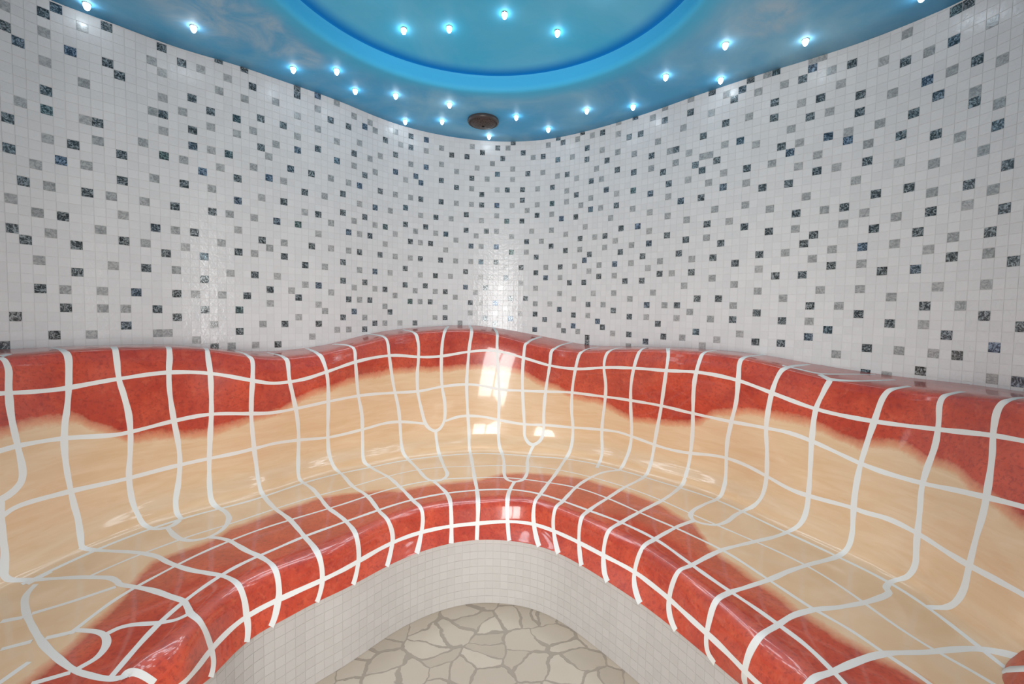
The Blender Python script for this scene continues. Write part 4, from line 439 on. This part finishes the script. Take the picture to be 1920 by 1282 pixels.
    gap = a.math('MULTIPLY', a.ramp(a.noise(7, 2), [(.38, (.22, .22, .22)), (.66, (1, 1, 1))]), .085)
    m = a.math('ADD', a.math('MULTIPLY', a.math('SUBTRACT', v.outputs[0], gap), 60.0), .5, True)
    a.set(a.mix(m, (.36, .30, .24), stone), .45, 0, .4); a.bump(m, .5, .002); M['floor'] = a.m
    a = Mat('dark_mesh_metal'); n = a.n('ShaderNodeTexVoronoi'); n.inputs['Scale'].default_value = 120; a.l(a.pos(), n.inputs['Vector'])
    a.set(a.ramp(n.outputs[0], [(.15, (.02, .016, .014)), (.5, (.095, .075, .068))]), .5, .4, .4); M['speaker'] = a.m
    a = Mat('dark_rim'); a.set((.075, .062, .058), .4, .3, .4); M['speaker_rim'] = a.m
    a = Mat('lit_crystal'); a.set((1, 1, 1), .1)
    a.b.inputs['Emission Color'].default_value = (.80, .92, 1, 1); a.b.inputs['Emission Strength'].default_value = 18
    M['crystal'] = a.m
    a = Mat('chrome'); a.set((.75, .78, .8), .2, 1.0); M['chrome'] = a.m
    a = Mat('door_timber'); a.set((.55, .50, .44), .45); M['door'] = a.m
    a = Mat('frosted_glass'); a.set((.85, .88, .9), .25, 0, .5); M['glass'] = a.m
CX, CY, CR = -0.113, 1.605, 0.78
PAINTED_CLOUDS = [(-1.19, 1.80, .26), (-1.06, 1.88, .20), (-1.02, 1.99, .16), (-.96, 2.10, .12), (-.74, 2.03, .09), (.94, 1.80, .16)]
build_materials()

# ------------------------------------------------------------------ walls: real tiles, one facet each
PI = math.pi
tf = np.linspace(-180, 180, 7201)
wr = wallr(tf); ta = np.radians(tf)
WX, WY = OX + wr * np.sin(ta), OY + wr * np.cos(ta)
S = np.r_[0, np.cumsum(np.hypot(np.diff(WX), np.diff(WY)))]
def wall_pt(s):
    return np.interp(s, S, WX), np.interp(s, S, WY)
def u_to_s(u):
    p = .0345
    s = np.interp(u, T_U, T_S)
    s = np.where(u < T_U[0], T_S[0] + (u - T_U[0]) * p, s)
    return np.where(u > T_U[-1], T_S[-1] + (u - T_U[-1]) * p, s)
def row_z(v, s):
    th = np.interp(s, S, tf)
    return T_ZREF - (v - np.interp(th, T_TH, T_V)) * np.interp(th, T_TH, T_PZ)
rng = np.random.RandomState(7)
def tiles(cells, kinds, surf, mats, gap=.0009, lift=.0010, clip_top=None):
    """cells: list of (a0,a1,b0,b1) boundaries; surf(a,b,h)->xyz"""
    V, F, FM, RN = [], [], [], []
    for (c, k) in zip(cells, kinds):
        P = surf(c, gap, lift)                     # 4 top corners, 4 base corners
        b = len(V); V += P
        F += [(b, b+1, b+2, b+3), (b, b+4, b+5, b+1), (b+1, b+5, b+6, b+2), (b+2, b+6, b+7, b+3), (b+3, b+7, b+4, b)]
        FM += [k] * 5; RN += [rng.rand()] * 5
    return V, F, FM, RN
def wall_tiles(name, s_lo, s_hi, z_lo, accents, hole=None):
    DK, LT = accents
    cells, kinds = [], []
    u0, u1 = -140, 260
    # invert: boundaries
    for u in range(u0, u1):
        sa, sb = float(u_to_s(np.array(u - .5))), float(u_to_s(np.array(u + .5)))
        if sb <= s_lo or sa >= s_hi or sa < 0 or sb > S[-1]: continue
        for v in range(-24, 70):
            zt = float(row_z(v - .5, .5 * (sa + sb))); zb = float(row_z(v + .5, .5 * (sa + sb)))
            if zb >= CEIL - .004 or zb < z_lo - .03: continue
            if hole and sb > hole[0] and sa < hole[1] and zb < hole[2]: continue
            k = 1 if (u, v) in DK else 2 if (u, v) in LT else 0
            if k == 0 and (accents is RANDOM or u < -5 or u > 133):
                q = rng.rand(); k = 1 if q < .07 else 2 if q < .14 else 0
            cells.append((sa, sb, v)); kinds.append(k)
    def surf(c, g, h):
        sa, sb, v = c; sa += g; sb -= g
        (xa, ya), (xb, yb) = wall_pt(sa), wall_pt(sb)
        n = np.array([-(yb - ya), xb - xa]); n = n / np.hypot(*n)
        mid = np.array([(xa + xb) / 2 - OX, (ya + yb) / 2 - OY])
        if n @ mid > 0: n = -n                      # towards the room
        ja, jb, jc, jd = rng.uniform(-.00025, .00025, 4)
        za0, zb0 = min(row_z(v - .5, sa), CEIL), min(row_z(v - .5, sb), CEIL)
        za1, zb1 = row_z(v + .5, sa), row_z(v + .5, sb)
        out = []
        for (x, y, z, j) in ((xa, ya, za1 + g, ja), (xb, yb, zb1 + g, jb), (xb, yb, zb0 - g, jc), (xa, ya, za0 - g, jd)):
            hh = h + j + .0003; out.append((float(x + n[0] * hh), float(y + n[1] * hh), float(z)))
        for (x, y, z) in ((xa, ya, za1 + g), (xb, yb, zb1 + g), (xb, yb, zb0 - g), (xa, ya, za0 - g)):
            out.append((float(x - n[0] * .001), float(y - n[1] * .001), float(z)))
        return out
    V, F, FM, RN = tiles(cells, kinds, surf, None)
    V = np.array(V); n0 = len(V)
    # backing (joint mortar), a slab with thickness
    ths = np.unique(np.r_[np.linspace(s_lo, s_hi, max(3, int((s_hi - s_lo) / .03)))])
    if hole: ths = np.unique(np.r_[ths, hole[0], hole[1]])
    def slab(sl, zlo, zhi):
        x, y = wall_pt(sl); dx, dy = x - OX, y - OY; r = np.hypot(dx, dy); ux, uy = dx / r, dy / r
        ring = []
        for (o, z) in ((0, zlo), (0, zhi), (.10, zhi), (.10, zlo)):
            ring.append(np.stack([x + ux * o, y + uy * o, np.full_like(x, z)], -1))
        P = np.stack(ring, 1).reshape(-1, 3); n = len(sl); f = []
        for i in range(n - 1):
            for j in range(4):
                a, b = i * 4 + j, i * 4 + (j + 1) % 4
                f.append((a, b, b + 4, a + 4))
        f += [(3, 2, 1, 0), (n * 4 - 4, n * 4 - 3, n * 4 - 2, n * 4 - 1)]
        return P, f
    segs = []
    if hole:
        segs += [(ths[ths <= hole[0]], 0, CEIL), (ths[ths >= hole[1]], 0, CEIL), (ths[(ths >= hole[0]) & (ths <= hole[1])], hole[2], CEIL)]
    else: segs += [(ths, 0, CEIL)]
    for sl, a, b in segs:
        if len(sl) < 2: continue
        P, f = slab(sl, a, b); off = len(V)
        V = np.r_[V, P]; F += [tuple(i + off for i in q) for q in f]; FM += [3] * len(f); RN += [.5] * len(f)
    o = mesh_obj(name, V, F, [M['white'], M['dark'], M['grey'], M['joint']], fmat=FM, attrs={'rnd': ('FACE', RN)})
    return tag(o, kind='structure')
RANDOM = (set(), set())
s110a, s110b = np.interp(-110, tf, S), np.interp(110, tf, S)
wall_tiles('wall_back', s110a, s110b, .96, (set(DARK), set(LIGHT)))
# front wall behind the camera, split where the door stands (theta = +-180)
wl = wall_tiles('wall_front', s110b, S[-1] - .74, .0, RANDOM)
wl = wall_tiles('wall_left', .74, s110a, .0, RANDOM)
door_lintel_z = 2.12

# ------------------------------------------------------------------ entrance door behind the camera
def box(v, f, x0, x1, y0, y1, z0, z1):
    b = len(v)
    v += [(x0, y0, z0), (x1, y0, z0), (x1, y1, z0), (x0, y1, z0), (x0, y0, z1), (x1, y0, z1), (x1, y1, z1), (x0, y1, z1)]
    f += [tuple(b + i for i in q) for q in ((0, 3, 2, 1), (4, 5, 6, 7), (0, 1, 5, 4), (1, 2, 6, 5), (2, 3, 7, 6), (3, 0, 4, 7))]
yd = float(wall_pt(0.0)[1]) - .05
v, f = [], []
for x0, x1 in ((-.87, -.80), (.60, .67)): box(v, f, x0, x1, yd - .08, yd + .06, 0, 2.12)
box(v, f, -.87, .67, yd - .08, yd + .06, 2.12, CEIL - .002)
door = tag(mesh_obj('door_1', v, f, M['door']), kind='structure')
v, f = [], []
for x0, x1 in ((-.80, -.76), (-.14, -.06), (.56, .60)): box(v, f, x0, x1, yd - .03, yd + .02, 0.0, 2.12)
for z0, z1 in ((.0, .30), (2.06, 2.12)):
    for x0, x1 in ((-.76, -.14), (-.06, .56)): box(v, f, x0, x1, yd - .03, yd + .02, z0, z1)
leaf = mesh_obj('door_leaf', v, f, M['door'], parent=door)
for x0, x1 in ((-.76, -.14), (-.06, .56)):
    v, f = [], []; box(v, f, x0, x1, yd - .012, yd - .002, .30, 2.06); mesh_obj('glass_pane', v, f, M['glass'], parent=leaf)

# ------------------------------------------------------------------ ceiling with round recess
NA = 256
ang = np.linspace(0, 2 * PI, NA, endpoint=False)
ca, sa_ = np.cos(ang), np.sin(ang)
def wall_radius_from_centre():
    # distance from recess centre to the wall along each angle
    out = []
    px, py = WX - CX, WY - CY; an = np.arctan2(py, px); rr = np.hypot(px, py)
    o = np.argsort(an); return np.interp(np.where(ang > PI, ang - 2 * PI, ang), an[o], rr[o], period=2 * PI)
wrc = wall_radius_from_centre() + .05
rings = []
def ring(r, z): rings.append(np.stack([CX + r * ca, CY + r * sa_, np.broadcast_to(z, r.shape if hasattr(r, 'shape') else (NA,)) * np.ones(NA)], -1))
one = np.ones(NA)
ring(wrc, CEIL + .12); ring(wrc, CEIL)
for t in (.75, .5, .25, .1): ring(CR + .022 + (wrc - CR - .022) * t, CEIL)
ring(one * (CR + .022), CEIL); ring(one * (CR + .012), CEIL + .002); ring(one * (CR + .005), CEIL + .007); ring(one * CR, CEIL + .016)
ring(one * CR, CEIL + .03); ring(one * CR, CEIL + .06); ring(one * CR, CEIL + .0785)
for r_, z_ in ((.779, .0805), (.765, .0815), (.74, .085), (.70, .092), (.62, .104), (.5, .118), (.35, .13), (.2, .138), (.06, .141)): ring(one * r_, CEIL + z_)
P = np.stack(rings, 1); nr = P.shape[1]
F = grid_faces(NA, nr, True).tolist()
P = P.reshape(-1, 3); c = len(P); P = np.r_[P, [[CX, CY, CEIL + .141]]]
F += [(i * nr + nr - 1, ((i + 1) % NA) * nr + nr - 1, c) for i in range(NA)]
top = len(P); P = np.r_[P, [[CX, CY, CEIL + .25]]]
F += [(((i + 1) % NA) * nr, i * nr, top) for i in range(NA)]
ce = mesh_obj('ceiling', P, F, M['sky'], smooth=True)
for p in ce.data.polygons:
    if abs(p.normal.z) > .999 and p.center.z < CEIL + .002: p.use_smooth = True
tag(ce, kind='structure')

# ------------------------------------------------------------------ floor
n = 360; a = np.radians(np.arange(n)); r = wallr(np.degrees(a)) + .10
P = [(OX, OY, 0)] + [(OX + r[i] * math.sin(a[i]), OY + r[i] * math.cos(a[i]), 0.0) for i in range(n)]
P += [(OX, OY, -.1)] + [(x, y, -.1) for x, y, z in P[1:]]
F = [(0, 1 + (i + 1) % n, 1 + i) for i in range(n)] + [(n + 1, n + 2 + i, n + 2 + (i + 1) % n) for i in range(n)] + [(1 + i, 1 + (i + 1) % n, n + 2 + (i + 1) % n, n + 2 + i) for i in range(n)]
tag(mesh_obj('floor', P, F, M['floor']), kind='structure')

# ------------------------------------------------------------------ glazed bench
BT0, BT1 = -100.0, 96.0
bench_root = tag(empty('heated_bench', (OX, OY, 0)), 'curved built-in bench in glazed red and cream tiles with wavy white grout lines', 'bench')
def par(o):
    o.parent = bench_root; o.matrix_parent_inverse = Matrix.Translation(-bench_root.location); return o
def profile(th, v): return bench(RT, ZT, th, v)
def normal(th, v):
    e, ev = .15, .02
    du = profile(th + e, v) - profile(th - e, v)
    dv = profile(th, np.clip(v + ev, 0, NV - 1)) - profile(th, np.clip(v - ev, 0, NV - 1))
    n = np.cross(dv, du); return n / np.linalg.norm(n, axis=-1, keepdims=True)
rb = np.array(RB); sb = np.array(SB)
def bnd(arr):
    o = np.argsort(arr[:, 0]); return arr[o, 0], arr[o, 1]
rbx, rbv = bnd(rb); sbx, sbv = bnd(sb)
def glaze(th, v):
    L = lambda a, b: np.linalg.norm(profile(th, a) - profile(th, b), axis=-1)
    b1 = np.interp(th, rbx, rbv); b2 = np.interp(th, sbx, sbv)
    d1 = L(v, b1) * np.sign(b1 - v); d2 = L(v, b2) * np.sign(v - b2)
    return np.maximum(d1, d2)
def strip(name, v0, v1, nv, mat):
    th = np.arange(BT0, BT1 + .01, .45); vv = np.linspace(v0, v1, nv)
    TH, VV = np.meshgrid(th, vv, indexing='ij')
    P = profile(TH, VV); N = normal(TH, VV); G = glaze(TH, VV)
    F = grid_faces(len(th), nv)
    # face orientation to match normals
    q = F[len(F) // 2]; p = P.reshape(-1, 3); fn = np.cross(p[q[1]] - p[q[0]], p[q[2]] - p[q[0]])
    if fn @ N.reshape(-1, 3)[q[0]] < 0: F = F[:, ::-1]
    return par(mesh_obj(name, P, F, mat, smooth=True, attrs={'glaze': ('POINT', G)}, normals=N))
strip('backrest', 0, 8, 120, M['glaze'])
strip('seat', 8, 11, 40, M['glaze'])
strip('front_rim', 11, NV - 1, 48, M['glaze'])
# underside return of the rim and the riser behind it
th = np.arange(BT0, BT1 + .01, .45)
E = profile(th, np.full(len(th), NV - 1.0)); a = np.radians(th)
dirx, diry = np.sin(a), np.cos(a)
def offs(o, z): return np.stack([E[:, 0] + dirx * o, E[:, 1] + diry * o, np.full(len(th), z)], -1)
lip = np.stack([E, offs(.012, .286), offs(.03, .290)], 1)
o = par(mesh_obj('rim_underside', lip, grid_faces(len(th), 3), M['glaze'], smooth=True, attrs={'glaze': ('POINT', np.full(len(th) * 3, .2))}))
RISER = .012
rs = offs(RISER, 0); seg = np.r_[0, np.cumsum(np.hypot(np.diff(rs[:, 0]), np.diff(rs[:, 1])))]
cells, kinds = [], []
pr = .0335
ncol = int(seg[-1] / pr)
def riser_surf(c, g, h):
    i, j = c; s0, s1 = i * pr + g, (i + 1) * pr - g
    x0, y0 = np.interp(s0, seg, rs[:, 0]), np.interp(s0, seg, rs[:, 1]); x1, y1 = np.interp(s1, seg, rs[:, 0]), np.interp(s1, seg, rs[:, 1])
    n = np.array([y1 - y0, -(x1 - x0)]); n /= np.hypot(*n)
    z0, z1 = j * pr + g, min((j + 1) * pr - g, .293); out = []
    jj = rng.uniform(-.0003, .0003, 4)
    for k, (x, y, z) in enumerate(((x0, y0, z0), (x1, y1, z0), (x1, y1, z1), (x0, y0, z1))): out.append((float(x + n[0] * (h + jj[k])), float(y + n[1] * (h + jj[k])), float(z)))
    for x, y, z in ((x0, y0, z0), (x1, y1, z0), (x1, y1, z1), (x0, y0, z1)): out.append((float(x - n[0] * .001), float(y - n[1] * .001), float(z)))
    return out
for i in range(ncol):
    for j in range(9): cells.append((i, j)); kinds.append(0)
V, F, FM, RN = tiles(cells, kinds, riser_surf, None, gap=.0010, lift=.0012)
b = len(V); V = np.array(V)
back = np.stack([offs(RISER, 0), offs(RISER, .293), offs(RISER + .06, .293), offs(RISER + .06, 0)], 1)
Fb = [(b + i * 4 + j, b + i * 4 + (j + 1) % 4, b + (i + 1) * 4 + (j + 1) % 4, b + (i + 1) * 4 + j) for i in range(len(th) - 1) for j in range(4)]
V = np.r_[V, back.reshape(-1, 3)]; F += Fb; FM += [1] * len(Fb); RN += [.5] * len(Fb)
par(mesh_obj('mosaic_riser', V, F, [M['riser'], M['riser_joint']], fmat=FM, attrs={'rnd': ('FACE', RN)}))

# grout lines laid over the glaze
def ribbon(pts, w):
    pts = np.array(pts, float)
    if len(pts) < 2: return None
    P0 = profile(pts[:, 0], pts[:, 1]); seg = np.linalg.norm(np.diff(P0, axis=0), axis=1)
    keep = np.r_[True, seg > .004]; pts = pts[keep]
    if len(pts) < 2: return None
    # a light smoothing of the control points, then a fine resample
    k = pts.copy()
    if len(pts) > 4: k[1:-1] = .7 * pts[1:-1] + .15 * (pts[:-2] + pts[2:])
    t = np.linspace(0, len(k) - 1, (len(k) - 1) * 8 + 1); q = cr(k, t)
    C = profile(q[:, 0], q[:, 1]); N = normal(q[:, 0], q[:, 1])
    T = np.gradient(C, axis=0); T /= np.linalg.norm(T, axis=1, keepdims=True) + 1e-9
    B = np.cross(N, T); B /= np.linalg.norm(B, axis=1, keepdims=True) + 1e-9
    s = np.r_[0, np.cumsum(np.linalg.norm(np.diff(C, axis=0), axis=1))]
    ww = w * (1 + .10 * np.sin(s * 23 + q[0, 0]) + .06 * np.sin(s * 61 + q[0, 1] * 5))
    rows = [C + B * (ww * o)[:, None] + N * h for o, h in ((-1.0, -.0014), (-.95, .0003), (-.5, .0007), (0, .0008), (.5, .0007), (.95, .0003), (1.0, -.0014))]
    return np.stack(rows, 1), np.repeat(N[:, None], 7, 1)
GV, GN, GF = np.zeros((0, 3)), np.zeros((0, 3)), []
def add_ribbons(lines, w):
    global GV, GN, GF
    for L_ in lines:
        R_ = ribbon(L_, w if not callable(w) else w(L_))
        if R_ is None: continue
        R_, N_ = R_; GN = np.r_[GN, N_.reshape(-1, 3)]
        f = grid_faces(len(R_), 7) + len(GV); GV = np.r_[GV, R_.reshape(-1, 3)]; GF += f.tolist()
add_ribbons(VLINES, .0096)
for i_ in (0, 1):                                # the courses run on past the view on both sides
    HLINES[i_] = [(t_, HLINES[i_][0][1]) for t_ in np.arange(-99, HLINES[i_][0][0] - 2, 3.0)] + [tuple(p_) for p_ in HLINES[i_]]
for i_ in (0, 1, 3):
    HLINES[i_] = [tuple(p_) for p_ in HLINES[i_]] + [(t_, HLINES[i_][-1][1]) for t_ in np.arange(HLINES[i_][-1][0] + 3, 96, 3.0)]
add_ribbons(HLINES, .0080)
row_th = np.arange(-49.0, 67.5, 2.0)
for k_, lo, hi in ((8, -59, 69), (9, -54, 69), (10, -59, 68.5), (11, -59, 68), (13, -52, 68)):
    t_ = np.arange(lo, hi + .1, 2.0); add_ribbons([np.stack([t_, np.full(len(t_), float(k_))], 1)], .0052 if k_ < 10 else .0064 if k_ < 11 else .0078 if k_ < 12 else .0085)
# regular courses where the bench runs on out of view
for t_ in list(np.arange(-98, -62, 6.0)) + list(np.arange(80, 95, 5.0)):
    vv_ = np.linspace(.1, 13.9, 40); add_ribbons([np.stack([t_ + .6 * np.sin(vv_), vv_], 1)], .009)
for k_ in (8, 9, 10, 11, 13):
    add_ribbons([np.stack([np.arange(-99, -61, 2.0), np.full(19, float(k_))], 1), np.stack([np.arange(80, 95, 2.0), np.full(8, float(k_))], 1)], .007)
F = np.array(GF)
fn = np.cross(GV[F[:, 1]] - GV[F[:, 0]], GV[F[:, 2]] - GV[F[:, 1]])
flip = (fn * GN[F[:, 0]]).sum(1) < 0
F[flip] = F[flip][:, ::-1]
go = par(mesh_obj('grout_lines', GV, F, M['grout'], smooth=True, normals=GN))

# armrest bolster at the right-hand end
def superring(c, ax, up, rx, rz, n=28):
    t = np.linspace(0, 2 * PI, n, endpoint=False)
    return c + np.outer(np.cos(t) * rx, ax) + np.outer(np.sin(t) * rz, up)
AT = 73.57; ar = math.radians(AT)
rad = np.array([math.sin(ar), math.cos(ar), 0]); tan = np.array([math.cos(ar), -math.sin(ar), 0]); upv = np.array([0, 0, 1.0])
Rw = float(wallr(np.array([AT]))[0]) - .12
secs = []
for k_, (dr, z, rx, rz) in enumerate([(0, .84, .10, .06), (.0, .82, .15, .10), (.12, .74, .17, .13), (.28, .62, .165, .15), (.45, .54, .155, .16), (.62, .50, .15, .16), (.78, .475, .145, .155), (.90, .45, .13, .14), (.97, .43, .09, .10), (1.0, .42, .03, .035)]):
    secs.append((dr, z - .171 - .193 * dr, rx * 1.14, rz * 1.006))
secs = np.array(secs); t = np.linspace(0, len(secs) - 1, 60); ss = cr(secs, t)
base = np.array([OX, OY, 0.0]); length = Rw - (float(col(RT[13], AT)) - .02)
R_ = np.stack([superring(base + rad * (Rw - length * s_[0]) + upv * s_[1], tan, upv, max(s_[2], .004), max(s_[3], .004)) for s_ in ss], 0)
n_ = R_.shape[1]
Fa = [(i * n_ + j, (i + 1) * n_ + j, (i + 1) * n_ + (j + 1) % n_, i * n_ + (j + 1) % n_) for i in range(len(ss) - 1) for j in range(n_)]
Fa += [tuple(range(n_)), tuple(range((len(ss) - 1) * n_ + n_ - 1, (len(ss) - 1) * n_ - 1, -1))]
arm = par(mesh_obj('armrest', R_, Fa, M['glaze'], smooth=True, attrs={'glaze': ('POINT', np.full(len(ss) * n_, .2))}))
# grout bands around the armrest
AV, AF = np.zeros((0, 3)), []
for tc in (.22, .38, .55, .72, .86):
    ii = int(tc * 59); sec = ss[ii]; secn = ss[ii + 1]
    lo = []
    for dt, gr in ((-.010, -.002), (-.008, .001), (0, .002), (.008, .001), (.010, -.002)):
        dsec = sec + (secn - sec) * (dt / (length * max(1e-3, (secn[0] - sec[0]))))
        lo.append(superring(base + rad * (Rw - length * dsec[0]) + upv * dsec[1], tan, upv, dsec[2] + gr, dsec[3] + gr))
    Q = np.stack(lo, 1); off = len(AV)
    AV = np.r_[AV, Q.reshape(-1, 3)]; AF += (grid_faces(n_, 5, True) + off).tolist()
a_g = mesh_obj('armrest_grout', AV, AF, M['grout'], smooth=True); a_g.parent = arm; a_g.matrix_parent_inverse = Matrix.Identity(4)

# ------------------------------------------------------------------ ceiling lights
def lathe(prof, n=16):
    P = []; F = []
    for r, z in prof:
        for k in range(n): P.append((r * math.cos(2 * PI * k / n), r * math.sin(2 * PI * k / n), z))
    for i in range(len(prof) - 1):
        for k in range(n): F.append((i * n + k, i * n + (k + 1) % n, (i + 1) * n + (k + 1) % n, (i + 1) * n + k))
    F.append(tuple(range(n))); F.append(tuple(range(len(prof) * n - 1, len(prof) * n - n - 1, -1)))
    return P, F
bp, bf = lathe([(.0095, -.0005), (.0115, -.004), (.0115, -.009), (.0095, -.016), (.0065, -.022), (.0025, -.025)], 12)
cp, cf = lathe([(.0135, .001), (.0135, -.0018), (.010, -.0030), (.008, -.0010)], 16)
proto = None
LAMP_GROUP = 'small glowing star lights set in the ceiling'
def lamp(x, y, z, label):
    global proto
    if proto is None:
        r = empty('ceiling_light', (x, y, z)); 
        mesh_obj('crystal', bp, bf, M['crystal'], parent=r, smooth=True); mesh_obj('collar', cp, cf, M['chrome'], parent=r, smooth=True)
        ld = bpy.data.lights.new('led_beam', 'SPOT'); ld.energy = 4.3; ld.color = (.86, .94, 1.0); ld.spot_size = math.radians(90); ld.spot_blend = 1.0; ld.shadow_soft_size = .11
        lo_ = bpy.data.objects.new('led_beam', ld); COL.objects.link(lo_); lo_.parent = r; lo_.location = (0, 0, -.030)
        proto = r
    else:
        r = proto.copy(); COL.objects.link(r); r.location = (x, y, z)
        for ch in proto.children:
            c_ = ch.copy(); COL.objects.link(c_); c_.parent = r
    for ch in r.children:                      # each little beam leans towards the middle of the room
        if ch.type == 'LIGHT':
            dv_ = Vector((CX - x, CY - .1 - y, 0)); dv_ = dv_.normalized() * min(dv_.length, 1.0) * .5
            ch.rotation_euler = Vector((dv_.x, dv_.y, -1)).to_track_quat('-Z', 'Y').to_euler()
    return tag(r, label, 'light', LAMP_GROUP)
for (x, y, lab) in LAMPS:
    lamp(x, y, CEIL, 'small ceiling light ' + lab)
def dome_z(x, y):
    r_ = math.hypot(x - CX, y - CY)
    return CEIL + float(np.interp(r_, [.06, .2, .35, .5, .62, .70, .74, .765, .779], [.141, .138, .13, .118, .104, .092, .085, .0815, .0805]))
for (x, y, lab) in DOME_LAMPS:
    lamp(x, y, dome_z(x, y), 'small light ' + lab)

# ------------------------------------------------------------------ round ceiling speaker
sp = tag(empty('ceiling_speaker', (-.190, 2.712, CEIL)), 'round dark brown ceiling speaker set in the blue ceiling near the wall', 'speaker')
rp, rf = lathe([(.088, .001), (.091, -.010), (.088, -.020), (.081, -.024), (.078, -.018)], 48)
mesh_obj('speaker_rim', rp, rf[:-2], M['speaker_rim'], parent=sp, smooth=True)
gp, gf = lathe([(.079, -.014), (.078, -.020), (.070, -.027), (.05, -.035), (.028, -.039), (.008, -.040)], 48)
mesh_obj('speaker_grille', gp, gf, M['speaker'], parent=sp, smooth=True)
